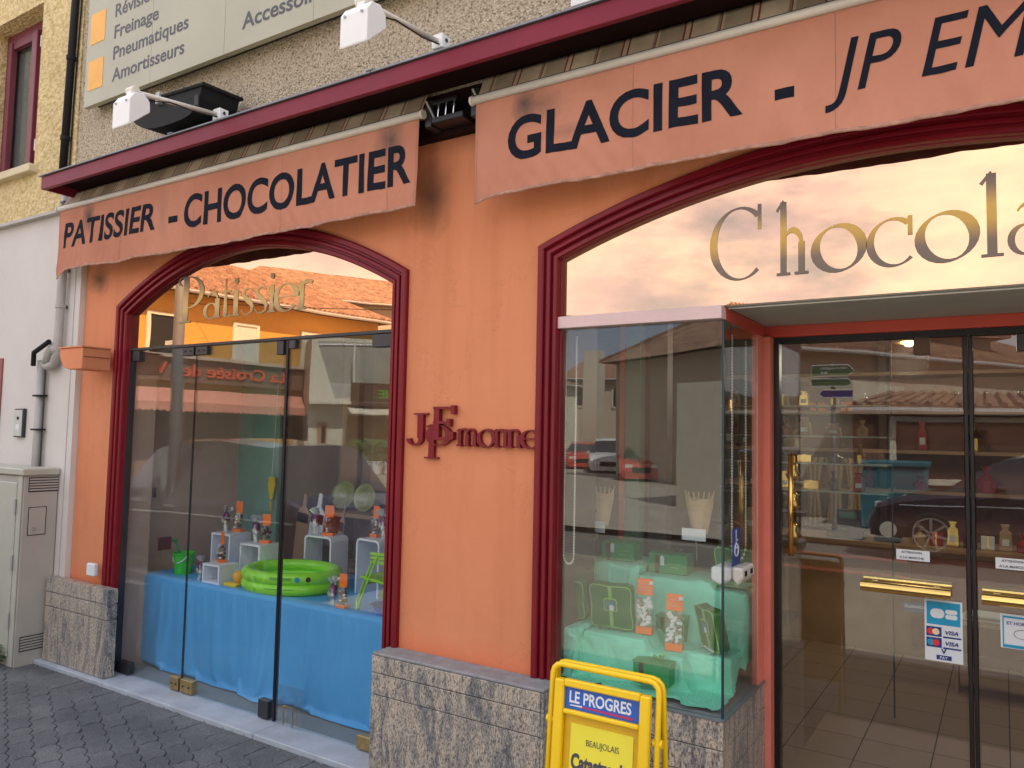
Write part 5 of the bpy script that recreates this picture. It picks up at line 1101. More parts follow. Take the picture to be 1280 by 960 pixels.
MB().prism([(-4.70, 1.05, 1.055), (-4.675, 1.05, 1.055), (-4.688, 1.05, 0.97)], (0, .008, 0)).build('tip', M['yel'], hs)
gb = thing('grass_bundle', (-3.75, 1.3, .631), 'dried grass bundle on the lower shelf under the ceramic bowls', 'dried grass'); g = MB(); rnd = random.Random(8)
for k in range(420):
    x = -3.80 + rnd.gauss(0, .17); y = 1.28 + rnd.gauss(0, .05); z = .64 + abs(rnd.gauss(0, .09)); a = rnd.uniform(-.5, .5); l = rnd.uniform(.04, .12)
    g.quad((x, y, z), (x + .003, y, z), (x + l * math.cos(a) + .003, y + .01, min(.97, z + l * math.sin(a))), (x + l * math.cos(a), y + .01, min(.97, z + l * math.sin(a))))
g.build('blades', M['grass'], gb, fix=False, kind='stuff')
ws = thing('wall_switch', (-5.11, .45, .9), 'small dark red square switch plate on the pinkish side wall', 'switch')
a = at(181, 691, .30); MB().box(-5.1195, -5.105, .42, .52, .72, .81).build('plate', plain('dark_red_plate', (.22, .04, .03), .5), ws, bevel=.003)
st_ = tag(MB().box(-5.119, -5.115, .36, .385, 1.10, 1.17).build('wall_stain', M['purple']), 'dark flake mark on the pinkish side wall above the switch', 'mark')

# ================================================================ RIGHT BAY DISPLAY: mint cloth in steps
def smooth(e0, e1, x):
    t = max(0, min(1, (x - e0) / (e1 - e0))); return t * t * (3 - 2 * t)
def rect(x, y, x0, x1, y0, y1, h, s=.035): return h * smooth(x0 - s, x0, x) * (1 - smooth(x1, x1 + s, x)) * smooth(y0 - s, y0, y) * (1 - smooth(y1, y1 + s, y))
tiers = [(-1.70, -1.62, .10, .42, .20), (-1.575, -1.31, .18, .50, .185), (-1.20, -.965, .28, .50, .140), (-1.72, -1.50, .52, .85, .425), (-1.46, -1.14, .50, .80, .392), (-1.13, -.97, .50, .80, .365), (-1.31, -1.14, .19, .42, .135)]
def cz(x, y):
    z = .0
    for t in tiers: z = max(z, rect(x, y, *t[:4], t[4]))
    w = .004 * abs(math.sin((x + y) * 22 + 2 * math.sin(y * 9))) ** 6 + .006 * math.sin(x * 31 + y * 12) + .004 * math.sin(x * 19 - y * 44 + 1) + .003 * math.sin(x * 67 + y * 23)
    ru = .030 * abs(math.sin(x * 13 + 2.2 * math.sin(y * 11))) ** 3 + .016 * abs(math.sin(x * 9 - y * 23 + 1)) ** 4 if z < .10 else 0
    return .556 + z + w * (1 if z < .12 else .35) + ru * (1 - z / .10 if z < .10 else 0) * smooth(.02, .09, y)
mc = thing('mint_cloth', (-1.3, .3, .55), 'mint green cloth draped in steps over boxes in the glass bay', 'cloth')
tbx = [(-1.80, -1.605, .12, .45, .20), (-1.575, -1.31, .18, .50, .185), (-1.20, -.965, .28, .50, .140), (-1.80, -1.50, .52, .85, .425), (-1.46, -1.14, .50, .80, .392), (-1.13, -.97, .50, .80, .365), (-1.31, -1.14, .19, .42, .135)]
nx, ny = 130, 150
def h0(x, y):
    z = 0.0
    for a, b, c, d, h in tbx: z = max(z, rect(x, y, a, b, c, d, h, .055))
    ru = .050 * abs(math.sin(x * 11 + 2.2 * math.sin(y * 9))) ** 2 + .030 * abs(math.sin(x * 8 - y * 19 + 1)) ** 3
    return .575 + z + ru * max(0, 1 - z / .12) + .010 * math.sin(x * 40 + y * 17) * math.sin(y * 33)
vs = []
for j in range(ny + 1):
    for i in range(nx + 1):
        x = -1.795 + .862 * i / nx; y = .034 + 1.0 * j / ny
        vs.append((min(-.930, x + .006 * math.sin(y * 60 + 9 * h0(x, y))), max(.032, y + .006 * math.sin(x * 55)), h0(x, y)))
fs = [(j * (nx + 1) + i, j * (nx + 1) + i + 1, (j + 1) * (nx + 1) + i + 1, (j + 1) * (nx + 1) + i) for j in range(ny) for i in range(nx)]
o_ = simcloth(vs, fs, [(a, b, c, d, .5, .549 + h) for a, b, c, d, h in tbx] + [(-2.2, -.5, -.2, 1.6, .45, .549), (-2.2, -.5, -.1, .020, .4, 2.0), (-.922, -.8, -.1, 1.5, .4, 2.0), (-2.0, -1.81, -.1, 1.5, .4, 2.0)], 26, shrink=-.05, bend=.2)
cl_ = MB().add(o_, fs).build('drape', M['mint'], mc, smooth=True); md = cl_.modifiers.new('sub', 'SUBSURF'); md.levels = 1; md.render_levels = 1
def cz(x, y):
    for a, b, c, d, h in tbx:
        if a - .01 < x < b + .01 and c - .01 < y < d + .01: return .549 + h + .009
    return .562
# green gift boxes
def gift(loc, w, d, label, rz=0, tilt=12, group='dark green square gift boxes on wire easels'):
    b = thing('gift_box', loc, label, 'gift box', group, rz); m = Matrix.Rotation(R(tilt), 4, 'X') @ Matrix.Translation((0, 0, .012)); P = []
    n = 48
    for k in range(n):
        a = 2 * math.pi * k / n; c, s = math.cos(a), math.sin(a); e = 10
        rr_ = 1 / (abs(c) ** e + abs(s) ** e) ** (1 / e); wob = 1 - .035 * math.cos(4 * a + math.pi) * -1
        P.append((w / 2 * rr_ * c * (1 + .03 * math.cos(4 * a + math.pi)), 0, w / 2 + w / 2 * rr_ * s * (1 + .03 * math.cos(4 * a + math.pi))))
    MB().prism(P, (0, d, 0), m).build('box', M['box_green'], b, local=True, bevel=.003)
    MB().tube([m @ Vector((x, -.001, z)) for x, y, z in P], .0022, 6, closed=True).build('piping', M['ribbon'], b, local=True)
    MB().box(-.008, .008, -.004, -.0015, 0.004, w - .004, m).build('ribbon', M['ribbon'], b, local=True)
    tg = [(-.04, .04), (-.015, .046), (0, .04), (.015, .046), (.04, .04), (.046, .015), (.04, 0), (.046, -.015), (.04, -.04), (0, -.036), (-.04, -.04), (-.046, -.015), (-.04, 0), (-.046, .015)]
    MB().prism([(x * .72, -.007, w * .55 + z * .72) for x, z in tg], (0, .002, 0), m).build('tag_border', M['ribbon'], b, local=True)
    lb = MB().prism([(x * .60, -.0085, w * .55 + z * .60) for x, z in tg], (0, .0012, 0), m).build('tag', M['teal'], b, local=True)
    for k in range(3): MB().box(-.016 + .005 * k, .016 - .003 * k, -.0095, -.0088, w * .55 + .008 - .009 * k, w * .55 + .011 - .009 * k, m).build('script_line', M['sky_blue'], b, local=True)
    MB().prism([(-.004, -.0105, w * .43), (.016, -.0105, w * .43), (.016, -.0105, w * .54), (.006, -.0105, w * .57), (-.004, -.0105, w * .54)], (0, .001, 0), m).build('price_tag', M['card'], b, local=True)
    for s in (-1, 1): MB().tube([(s * w * .28, -.03, .018), (s * w * .28, -.028, .002), (s * w * .28, .05, .002), (s * w * .22, .06, w * .55)], .0022, 6).build('easel_leg', M['chrome'], b, local=True)
    MB().tube([(-w * .28, .05, .004), (w * .28, .05, .004)], .0022, 6).build('easel_leg', M['chrome'], b, local=True)
    MB().tube([(w * (-.3 + .06 * k), -.012 - .004 * (k % 2), .008 + .006 * (k % 2)) for k in range(11)], .0022, 5).build('easel_scroll', M['chrome'], b, local=True)
    return b
gz = lambda x, y: cz(x, y)
def on(x, y, dz=.003): return Vector((x, y, cz(x, y) + dz))
gift(on(-1.475, .24), .19, .05, 'large green square box beside the left orange topped sweets bag', R(4))
gift(on(-1.06, .33), .17, .05, 'green square box turned sideways at the bay corner', R(-46))
gift(on(-1.02, .56), .175, .05, 'green square box highest on the right step of the cloth', R(-3))
gift(on(-1.70, .24), .17, .05, 'green square box half hidden behind the left frame', R(4))
def flat(loc, w, d, h, label, rz=0, kind=0):
    b = thing('green_carton', loc, label, 'carton', 'green cardboard cartons with ribbons', rz)
    MB().box(-w / 2, w / 2, 0, d, 0, h).build('carton', M['box_green2'], b, local=True, bevel=.002); MB().box(-w / 2 - .003, w / 2 + .003, -.003, d + .003, h + .0005, h + .006).build('lid_edge', M['box_green2'], b, local=True, bevel=.001)
    MB().box(-w * .33, -w * .22, -.0035, -.0005, 0, h).build('ribbon', M['brownrib'], b, local=True)
    g = MB(); rr = random.Random(int(w * 1000))
    for k in range(10):
        a = rr.uniform(0, 6.28); c = Vector((w * .15, d / 2, h + .008)); e = Vector((math.cos(a), math.sin(a) * .5, rr.uniform(.2, .9))).normalized() * .035; f = Vector((-e.y, e.x, 0)).normalized() * .005
        g.quad(c - f, c + f, c + e + f, c + e - f)
    g.build('bow', M['ribbon'], b, local=True, fix=False)
    if kind: MB().prism([(-.035, -.006, h * .45), (-.015, -.006, h * .45), (-.015, -.006, h * .9), (-.025, -.006, h * 1.0), (-.035, -.006, h * .9)], (0, .0015, 0)).build('price_tag', M['card'], b, local=True); MB().box(.0, w * .35, -.002, -.0006, h * .55, h * .58).build('script_line', M['ribbon'], b, local=True); MB().box(.01, w * .30, -.002, -.0006, h * .35, h * .38).build('script_line', M['ribbon'], b, local=True)
a = at(816, 838, .12); flat(Vector((a.x, .10, cz(a.x, .12) + .025)), .155, .10, .085, 'small green carton lowest at the front of the bay', R(3))
flat(on(-1.63, .62), .17, .11, .085, 'green carton with white tag on the back left cloth step', 0, 1); flat(on(-1.36, .60), .185, .11, .085, 'green carton with gold script on the middle back step', R(2), 1)
flat(on(-1.27, .40), .13, .10, .10, 'green carton with brown ribbon between the two orange topped bags', R(3))
def candy(loc, label, rz):
    b = thing('candy_bag', loc, label, 'candy bag', 'clear candy bags with orange tops in the bay', rz); w, h = .072, .235; rr = random.Random(int(abs(loc[0]) * 777))
    MB().box(-w / 2, w / 2, -.018, .018, 0, .03).build('base_card', M['orange_card'], b, local=True)
    for k in range(34):
        x = rr.uniform(-w * .38, w * .38); z = .04 + (k / 34) * .115 + rr.uniform(-.005, .005); mt = M['card'] if k % 3 else (M['teal'] if k % 2 else M['choc']); m = Matrix.Translation((x, rr.uniform(-.012, .0), z)) @ Matrix.Rotation(rr.uniform(-1.2, 1.2), 4, 'Y')
        MB().box(-.012, .012, -.006, .006, -.006, .006, m).build('sweet', mt, b, local=True, bevel=.003)
    MB().box(-w / 2, w / 2, -.020, .020, .031, .165).build('film', M['cello'], b, local=True)
    MB().prism([(-w / 2, -.004, .166), (w / 2, -.004, .166), (w / 2 - .002, 0, h), (-w / 2 + .002, 0, h)], (0, .008, 0)).build('header_card', M['orange_card'], b, local=True)
    for z in (.185, .195, .21): MB().box(-w * .3, w * .3, -.006, -.0042, z, z + .002).build('script_line', M['cream'], b, local=True)
    MB().box(w / 2 - .016, w / 2 + .002, -.008, -.0062, h - .022, h - .008).build('price_tag', M['card'], b, local=True)
candy(on(-1.335, .27), 'clear candy bag with orange top right of the large square box', R(3)); candy(on(-1.20, .27), 'clear candy bag with orange top left of the turned square box', R(6))
# paper cones with cards on small stands
def cone(u, label, y=.52):
    c = at(u, 668 if u > 800 else 658, y); b = thing('paper_cone', c, label, 'paper cone', 'kraft paper cones behind white cards')
    g = MB(); n = 24
    g.grid(lambda a, v: Vector(((.030 + .030 * v + .006 * math.sin(a * 19)) * math.cos(a * 6.283) * 1.15, .05 + (.026 + .02 * v) * math.sin(a * 6.283), .17 * v + (.020 * math.sin(a * 12.6 + 1) + .012 * math.sin(a * 25) if v > .8 else 0))), 24, 8)
    g.build('cone', M['kraft'], b, local=True, smooth=False, solid=.001)
    for k in range(5): MB().tube([(-.02 + .01 * k, .05, .03), (-.05 + .025 * k, .045, .19)], .0035, 6).build('paper_fold', M['kraft'], b, local=True)
    MB().box(-.062, .05, -.005, -.003, -.028, .026).build('card', M['card'], b, local=True)
    MB().tube([(0, .01, -.03), (0, .03, -.12)], .003, 6).build('stem', M['chrome'], b, local=True); MB().box(-.04, .04, .0, .07, -.045, -.04).build('tray', M['glass'], b, local=True)
cone(745, 'kraft paper cone behind the left white card in the bay'); cone(869, 'kraft paper cone behind the right white card near the corner')
MB().box(-1.9, -.95, .56, .66, 1.10, 1.108).build('glass_shelf', M['glass'], inn)
# bead chains
def chain(x, y, z0, z1, w, label, ex=(1, 0)):
    c = thing('bead_chain', (x, y, z0), label, 'chain', 'looped bead chains of the blinds')
    ex = Vector((ex[0], ex[1], 0)).normalized(); P = []; n = int((z1 - z0) / .012)
    P += [Vector((x, y, z1 - .012 * i)) - ex * w / 2 for i in range(n)]
    P += [Vector((x, y, z0)) - ex * w / 2 * math.cos(t) - Vector((0, 0, w / 2 * 1.4 * math.sin(t))) for t in [math.pi * k / 9 for k in range(10)]]
    P += [Vector((x, y, z0 + .012 * i)) + ex * w / 2 for i in range(n)]
    g = MB(); 
    for p in P: g.ball(p, .0052, 6)
    g.build('beads', M['beads'], c, kind='stuff', fix=False); MB().tube(P, .0012, 4).build('thread', M['beads'], c)
chain(-1.615, .08, 1.075, 2.05, .05, 'pale bead chain loop at the left edge of the bay window')
chain(-.935, .30, 1.16, 2.03, .09, 'pale bead chain loop near the bay corner post', (.4, 1))
# disabled sticker and dispenser
ds = thing('wheelchair_sticker', (-.906, .15, 1.2), 'navy blue sticker with white wheelchair symbol on the bay side glass', 'sticker')
MB().box(-.9052, -.9042, .105, .215, 1.10, 1.245).build('sheet', plain('navy_sheet', (.03, .05, .25), .4), ds)
m_ = M['card']; MB().box(-.9041, -.9034, .15, .16, 1.185, 1.225).build('symbol', m_, ds); MB().box(-.9041, -.9034, .15, .185, 1.165, 1.173).build('symbol', m_, ds); MB().box(-.9041, -.9034, .15, .180, 1.195, 1.201).build('symbol', m_, ds)
MB().tube([(-.9037, .158 + .024 * math.cos(t), 1.16 + .024 * math.sin(t)) for t in [2 * math.pi * k / 16 for k in range(16)]], .0035, 5, closed=True).build('symbol', m_, ds); MB().ball((-.9037, .155, 1.232), .007, 8, (.2, 1, 1)).build('symbol', m_, ds)
dp = thing('door_dispenser', (-.90, .18, 1.08), 'cream plastic box with black slots below the blue wheelchair sticker', 'dispenser')
MB().prism([(-.975, .06, 1.10), (-.905, .06, 1.10), (-.905, .06, 1.05), (-.935, .06, 1.03), (-.975, .06, 1.05)], (0, .16, 0)).build('casing', M['card'], dp, bevel=.006)
MB().prism([(-.903, .09, 1.10), (-.86, .09, 1.10), (-.86, .09, 1.06), (-.88, .09, 1.03), (-.903, .09, 1.05)], (0, .17, 0)).build('casing', M['cream'], dp, bevel=.008)
for y in (.12, .20): MB().box(-.862, -.8585, y, y + .03, 1.065, 1.085).build('slot', M['black'], dp)

# ================================================================ NEWSPAPER STAND
ns = thing('newspaper_stand', (-1.012, -.80, 0), 'yellow metal newspaper poster stand leaning in front of the bay', 'poster stand', rz=R(0.5))
tl = Matrix.Rotation(R(-14), 4, 'X')
W2 = .172; TP = .900
def hoop(name, rz_, y0, r=.0088, h=TP, w=W2, parent=ns):
    m = Matrix.Translation((0, 0, h)) @ Matrix.Rotation(R(rz_), 4, 'X') @ Matrix.Translation((0, 0, -h)); rr = .03
    P = [(-w, y0, 0), (-w, y0, h - rr)] + [(-w + rr - rr * math.cos(a), y0, h - rr + rr * math.sin(a)) for a in (R(30), R(60), R(90))] + [(w - rr + rr * math.sin(a), y0, h - rr + rr * math.cos(a)) for a in (0, R(30), R(60), R(90))] + [(w, y0, 0)]
    return MB().tube([m @ Vector(p) for p in P], r, 10).build(name, M['stand_yellow'], parent, local=True, smooth=True)
hoop('front_frame', -5, -.012); hoop('rear_frame', 5, .014)
m = Matrix.Translation((0, 0, TP)) @ Matrix.Rotation(R(-5), 4, 'X') @ Matrix.Translation((0, 0, -TP))
pw = .148; pt_, pb_ = TP - .040, .12
def fb(x0, x1, z0, z1, y0, y1, nm, mt, bev=.0, par=ns): return MB().box(x0, x1, y0, y1, z0, z1, m).build(nm, mt, par, local=True, bevel=bev)
fb(-pw, pw, pb_, pt_, -.014, -.006, 'back_plate', M['stand_yellow'])
fb(-pw - .006, -pw + .026, pb_, pt_, -.036, -.0145, 'panel_rail', M['stand_yellow'], .004); fb(pw - .026, pw + .006, pb_, pt_, -.036, -.0145, 'panel_rail', M['stand_yellow'], .004)
fb(-pw + .0265, pw - .0265, pt_ - .018, pt_ + .004, -.036, -.0145, 'panel_rail', M['stand_yellow'], .004); fb(-pw + .0265, pw - .0265, pt_ - .096, pt_ - .082, -.036, -.0145, 'panel_rail', M['stand_yellow'], .004)
hb = fb(-pw + .0265, pw - .0265, pt_ - .0815, pt_ - .0185, -.022, -.0145, 'header_panel', M['ablue'])
hb2 = fb(-pw + .0275, pw - .0275, pb_ + .03, pt_ - .0965, -.0165, -.0145, 'inner_plate', plain('ochre_yellow_plate', (.66, .40, .005), .4, obj=True))
ps = fb(-pw + .05, pw - .045, pb_ + .05, pt_ - .120, -.0195, -.017, 'poster_sheet', M['poster'])
def nt_(s, x, z, w, h, mt, y, bold, name='lettering', ref='H', **k):
    mb = fit_text(s, (x, y, z), w, h, bold=bold, thick=.0006, ref=ref, **k); mb.v = [m @ p for p in mb.v]; return mb.build(name, mt, ns, local=True, fix=False)
nt_('LE PROGRES', -pw + .042, pt_ - .063, .200, .034, M['card'], -.0225, .022)
mb = MB().prism([(-pw + .045, -.0225, pt_ - .072), (pw - .050, -.0225, pt_ - .076), (pw - .045, -.0225, pt_ - .069), (-pw + .085, -.0225, pt_ - .068)], (0, -.0006, 0)); mb.v = [m @ p for p in mb.v]; mb.build('underline', M['magenta'], ns, local=True)
mb = MB().prism([(-pw + .045, -.0232, pt_ - .0715), (-pw + .085, -.0232, pt_ - .0715), (-pw + .085, -.0232, pt_ - .067), (-pw + .045, -.0232, pt_ - .069)], (0, -.0006, 0)); mb.v = [m @ p for p in mb.v]; mb.build('underline', M['card'], ns, local=True)
nt_('BEAUJOLAIS', -.045, pt_ - .176, .105, .017, M['sign_text'], -.0200, -.002)
nt_('Catastrophe', -.092, pt_ - .250, .195, .046, M['sign_text'], -.0200, .045); nt_('naturelle :', -.075, pt_ - .318, .16, .046, M['sign_text'], -.0200, .045); nt_('les vignes', -.09, pt_ - .386, .18, .046, M['sign_text'], -.0200, .045)
for sx_ in (-1, 1): MB().tube([(sx_ * W2 - .014, -.02, TP - .165), (sx_ * W2 + .014, -.02, TP - .165)], .012, 10).build('hinge', M['stand_yellow'], ns, local=True)

# ================================================================ ACROSS THE STREET (what the panes mirror)
def depth(u, v, d, pl=0.0):
    p = CAM + (MR @ Vector(((u - 640) / F, -(v - 480) / F, -1))) * d
    return Vector((p.x, 2 * pl - p.y, p.z))
def house(name, label, cat, p0, p1, dep, h, roofh, wall, wins=(), roof='tile', eave=.5, z0=-.15, corrug=True, gable=False, group=None):
    "box with its front from p0 to p1 (seen from the shop), windows given as (s0, s1, z0, z1, material)"
    p0 = Vector((p0[0], p0[1], 0)); p1 = Vector((p1[0], p1[1], 0)); ex = (p1 - p0); Wd = ex.length; ex.normalize(); n = Vector((ex.y, -ex.x, 0))
    if n.dot(Vector((0, 0, 0)) - p0) < 0: n = -n
    b = thing(name, p0, label, cat, group); T_ = lambda s, o, z: p0 + ex * s + n * o + Vector((0, 0, z))
    MB().prism([T_(0, 0, z0), T_(Wd, 0, z0), T_(Wd, 0, h), T_(0, 0, h)], -n * dep).build('wall', M[wall], b)
    if roofh:
        e = eave; rz = lambda o: h + roofh * (o + dep / 2 + e) / 1.0
        R0 = [T_(-e, e, h), T_(Wd + e, e, h), T_(Wd + e - (0 if gable else dep * .35), -dep / 2, h + roofh), T_(-e + (0 if gable else dep * .35), -dep / 2, h + roofh)]
        R1 = [T_(-e, -dep - e, h), T_(Wd + e, -dep - e, h), R0[2], R0[3]]
        rf = MB().prism(R0, Vector((0, 0, .12)))
        rf.prism(R1, Vector((0, 0, .12))); rf.tri(R0[0], R0[3], R1[0]); rf.tri(R0[1], R0[2], R1[1]); ro = rf.build('roof', M[roof], b)
        if corrug:
            nr = int(Wd / .24); g = MB()
            for k in range(nr):
                a = R0[0].lerp(R0[1], (k + .5) / nr); c = R0[3].lerp(R0[2], (k + .5) / nr); g.tube([a + Vector((0, 0, .12)), c + Vector((0, 0, .12))], .075, 5, caps=True)
            g.build('roof_tiles', M[roof], ro, kind='stuff')
        MB().tube([R0[0] + n * .06, R0[1] + n * .06], .07, 8).build('gutter', M['pipe'], b)
    for s0, s1, a, c, mt in wins:
        w = MB().prism([T_(s0, .03, a), T_(s1, .03, a), T_(s1, .03, c), T_(s0, .03, c)], n * .03).build('window', M[mt], b)
        g = MB()
        for q in ((s0 - .12, s0, a - .1, c + .1), (s1, s1 + .12, a - .1, c + .1), (s0, s1, c, c + .1), (s0 - .1, s1 + .1, a - .12, a - .001)): g.prism([T_(q[0], .01, q[2]), T_(q[1], .01, q[2]), T_(q[1], .01, q[3]), T_(q[0], .01, q[3])], n * .09)
        g.build('frame', M['offwhite'], w)
    return b, T_, n, ex
# the wine shop, ochre upper floor
wb, WT, wn_, wx = house('wine_shop_building', 'ochre house with clay tile roof, brown wine shop front and salmon awning', 'building', (-25.75, -9.6), (-24.32, -23.6), 8, 6.55, 2.1, 'ochre',
    [(3.4, 4.3, 4.2, 5.6, 'dark'), (6.8, 7.7, 4.2, 5.6, 'cream'), (9.9, 10.7, 4.2, 5.6, 'cream')], eave=.55)
MB().prism([WT(-.0, .05, -.1), WT(11.6, .05, -.1), WT(11.6, .05, 3.0), WT(0, .05, 3.0)], wn_ * .1).build('shopfront', M['shopbrown'], wb)
MB().prism([WT(1.5, .16, 3.25), WT(11.6, .16, 3.25), WT(11.6, .16, 4.1), WT(1.5, .16, 4.1)], wn_ * .08).build('sign_board', M['shopbrown'], wb)
MB().prism([WT(0, .05, 4.1), WT(11.6, .05, 4.1), WT(11.6, .05, 4.22), WT(0, .05, 4.22)], wn_ * .35).build('cornice', M['beige'], wb)
ln_ = -wx
fit_text('La Croisée des VINS', WT(8.9, .26, 3.48), 6.5, .44, ex=ln_, n=wn_, bold=.01, ref='H', thick=.05).build('sign_letters', M['oletters'], wb, fix=False)
for s0, s1 in ((2.2, 4.4), (4.8, 7.0), (7.6, 9.8)): MB().prism([WT(s0, .16, .5), WT(s1, .16, .5), WT(s1, .16, 2.4), WT(s0, .16, 2.4)], wn_ * .02).build('shop_window', M['dark'], wb)
g = MB(); g.prism([WT(1.6, .2, 2.95), WT(10.9, .2, 2.95), WT(10.9, 1.3, 2.45), WT(1.6, 1.3, 2.45)], (0, 0, .04))
for k in range(46): g.prism([WT(1.6 + k * .202, 1.3, 2.46), WT(1.8 + k * .202, 1.3, 2.46), WT(1.8 + k * .202, 1.3, 2.22), WT(1.7 + k * .202, 1.3, 2.14), WT(1.6 + k * .202, 1.3, 2.22)], wn_ * .02)
aw_ = g.build('awning_cloth', M['salmon'], None); tag(aw_, 'salmon scalloped awning hanging over the wine shop front', 'awning')
chm = MB(); c = WT(6.6, -3.6, 8.2); chm.box(c.x - .45, c.x + .45, c.y - .4, c.y + .4, 7.8, 10.1); chm.box(c.x - .55, c.x + .55, c.y - .5, c.y + .5, 10.1, 10.2); chm.box(c.x - .5, c.x + .5, c.y - .45, c.y + .45, 10.35, 10.45); chm.build('chimney', M['offwhite'], wb)
# balcony house
b0 = depth(386, 500, 30); b1 = depth(560, 500, 32)
hb_, HT, hn, hx = house('balcony_house', 'offwhite house with railed balcony above a restaurant awning', 'house', (b0.x, b0.y), (b1.x, b1.y), 2.6, 5.25, 0, 'offwhite', [], z0=-.15)
MB().prism([HT(.35, .02, -.1), HT(.72, .02, -.1), HT(.72, .02, 1.95), HT(.35, .02, 1.95)], hn * .03).build('door', M['wood'], hb_); MB().prism([HT(.52, .06, .3), HT(.66, .06, .3), HT(.66, .06, 1.8), HT(.52, .06, 1.8)], hn * .01).build('door_pane', M['dark'], hb_)
MB().prism([HT(-.05, .0, 2.62), HT(1.5, .0, 2.62), HT(1.5, .7, 2.62), HT(-.05, .7, 2.62)], (0, 0, .12)).build('balcony_slab', M['offwhite'], hb_)
g = MB()
for k in range(13): g.tube([HT(.62 + k * .07, .66, 2.74), HT(.62 + k * .07, .66, 3.4)], .012, 4)
g.tube([HT(.6, .66, 3.4), HT(1.5, .66, 3.4)], .015, 5); g.build('railing', M['white'], hb_)
MB().prism([HT(1.5, .62, 2.74), HT(5.2, .62, 2.74), HT(5.2, .62, 3.5), HT(1.5, .62, 3.5)], hn * .05).build('balcony_panel', M['dkbrown'], hb_); MB().prism([HT(1.5, .0, 2.60), HT(5.2, .0, 2.60), HT(5.2, .7, 2.60), HT(1.5, .7, 2.60)], (0, 0, .13)).build('balcony_slab', M['dkbrown'], hb_)
MB().prism([HT(1.5, .05, -.1), HT(5.2, .05, -.1), HT(5.2, .05, 2.2), HT(1.5, .05, 2.2)], hn * .03).build('restaurant_front', M['shopbrown'], hb_)
MB().prism([HT(1.4, .1, 2.58), HT(5.2, .1, 2.58), HT(5.2, 1.3, 2.25), HT(1.4, 1.3, 2.25)], (0, 0, .05)).build('canopy', M['offwhite'], hb_)
MB().prism([HT(.25, .01, 5.1), HT(5.2, .01, 5.1), HT(5.2, .01, 3.45), HT(1.0, .01, 2.9)], hn * .02).build('painted_wall_shadow', M['grey_render'], hb_)  # diagonal shadow on the wall, laid on as a grey panel
MB().tube([HT(1.62, .6, 3.5), HT(1.62, .6, 5.0)], .03, 8).build('post', M['white'], hb_); MB().tube([HT(.3, .05, 4.95), HT(3.2, .05, 5.05)], .035, 6).build('cornice_strip', M['white'], hb_)
tag(fit_text('GIE', HT(3.3, .69, 2.9), .7, .35, ex=-hx, n=hn, bold=.01, thick=.03).build('green_sign', plain('green_neon_letters', (.12, .45, .05), .4), hb_, fix=False))
for k in range(4):
    c = HT(1.5 + .45 * k, 1.7, 0); pl = thing('potted_shrub', (c.x, c.y, 0), ('leftmost', 'second', 'third', 'rightmost')[k] + ' of four leafy potted shrubs outside the restaurant', 'shrub', 'potted shrubs outside the restaurant')
    g = MB(); rnd = random.Random(k)
    for j in range(160):
        a = rnd.uniform(0, 6.28); r = abs(rnd.gauss(0, .3)); z = .4 + rnd.uniform(0, .9); p = Vector((r * math.cos(a), r * math.sin(a), z)); d = Vector((rnd.uniform(-1, 1), rnd.uniform(-1, 1), rnd.uniform(-1, 1))).normalized() * .1; e = d.cross(Vector((.3, .5, .8))).normalized() * .04
        g.quad(p - d, p - e, p + d, p + e)
    g.build('foliage', M['leaf'], pl, local=True, fix=False); MB().lathe([(1e-4, 0), (.18, 0), (.25, .5), (.2, .5)], (0, 0, 0), 12).build('pot', M['card'], pl, local=True)
house('far_house', 'house with hipped clay tile roof rising behind the wine shop', 'house', (-36, -24), (-29.5, -36), 9, 9.2, 2.4, 'beige', corrug=False, z0=-.15)
house('cream_house', 'tall cream house with a sloping verge behind the balcony house', 'house', (-26.0, -27.5), (-19.6, -32.0), 8, 8.4, 0, 'offwhite', corrug=False, gable=True)
# lamp post with a red and white band seen in the left window
lp = thing('street_lamp', (-8.0, -2.55, -.01), 'grey street pole with two red boxes standing by the kerb', 'lamp post')
MB().tube([(-8.0, -2.45, 0), (-8.0, -2.45, 3.4), (-8.02, -2.45, 6.5)], [.075, .06, .045], 12).build('pole', M['steel'], lp, smooth=True); MB().box(-8.18, -8.0, -2.50, -2.40, 2.55, 2.60).build('bracket', M['card'], lp)
# the bay's street

house('grey_gabled_house', 'large grey rendered house with tiled gable roof down the street', 'house', (-18.5, -40), (-8.6, -25.5), 10, 5.7, 1.1, 'grey_render', [(3, 3.9, 3.2, 4.7, 'dark'), (6, 6.9, 3.2, 4.7, 'dark'), (9.5, 10.4, 3.2, 4.7, 'dark'), (3, 3.9, .8, 2.3, 'dark'), (8.0, 9.6, .0, 2.3, 'dkbrown'), (12.5, 13.4, 3.2, 4.7, 'dark')], corrug=False)
house('terrace_house', 'brown tiled terrace house at the end of the street', 'house', (-30, -52), (-20, -58), 8, 6.2, 2.0, 'beige', [(1, 2, 4, 5.5, 'dark'), (4, 5, 4, 5.5, 'dark'), (7, 8, 4, 5.5, 'dark')], corrug=False)
house('terrace_house', 'offwhite terrace house beside the brown tiled one', 'house', (-34.5, -36), (-28.5, -54), 8, 5.6, 1.8, 'offwhite', [(2, 3, 3.6, 5, 'dark'), (6, 7, 3.6, 5, 'dark'), (11, 12, 3.6, 5, 'dark')], corrug=False)
house('terrace_house', 'far grey house with balcony at the end of the street', 'house', (-21, -60), (-10, -64), 8, 7.0, 2.0, 'grey_render', [(2, 3, 4, 5.5, 'dark'), (6, 7, 4, 5.5, 'dark')], corrug=False)
c = depth(742, 505, 42); MB().box(c.x - .5, c.x + .5, c.y - .3, c.y + .3, .5, 6.2).build('wall_strip_tmp', M['offwhite'])  # pale box standing in for a strip of sunlit wall
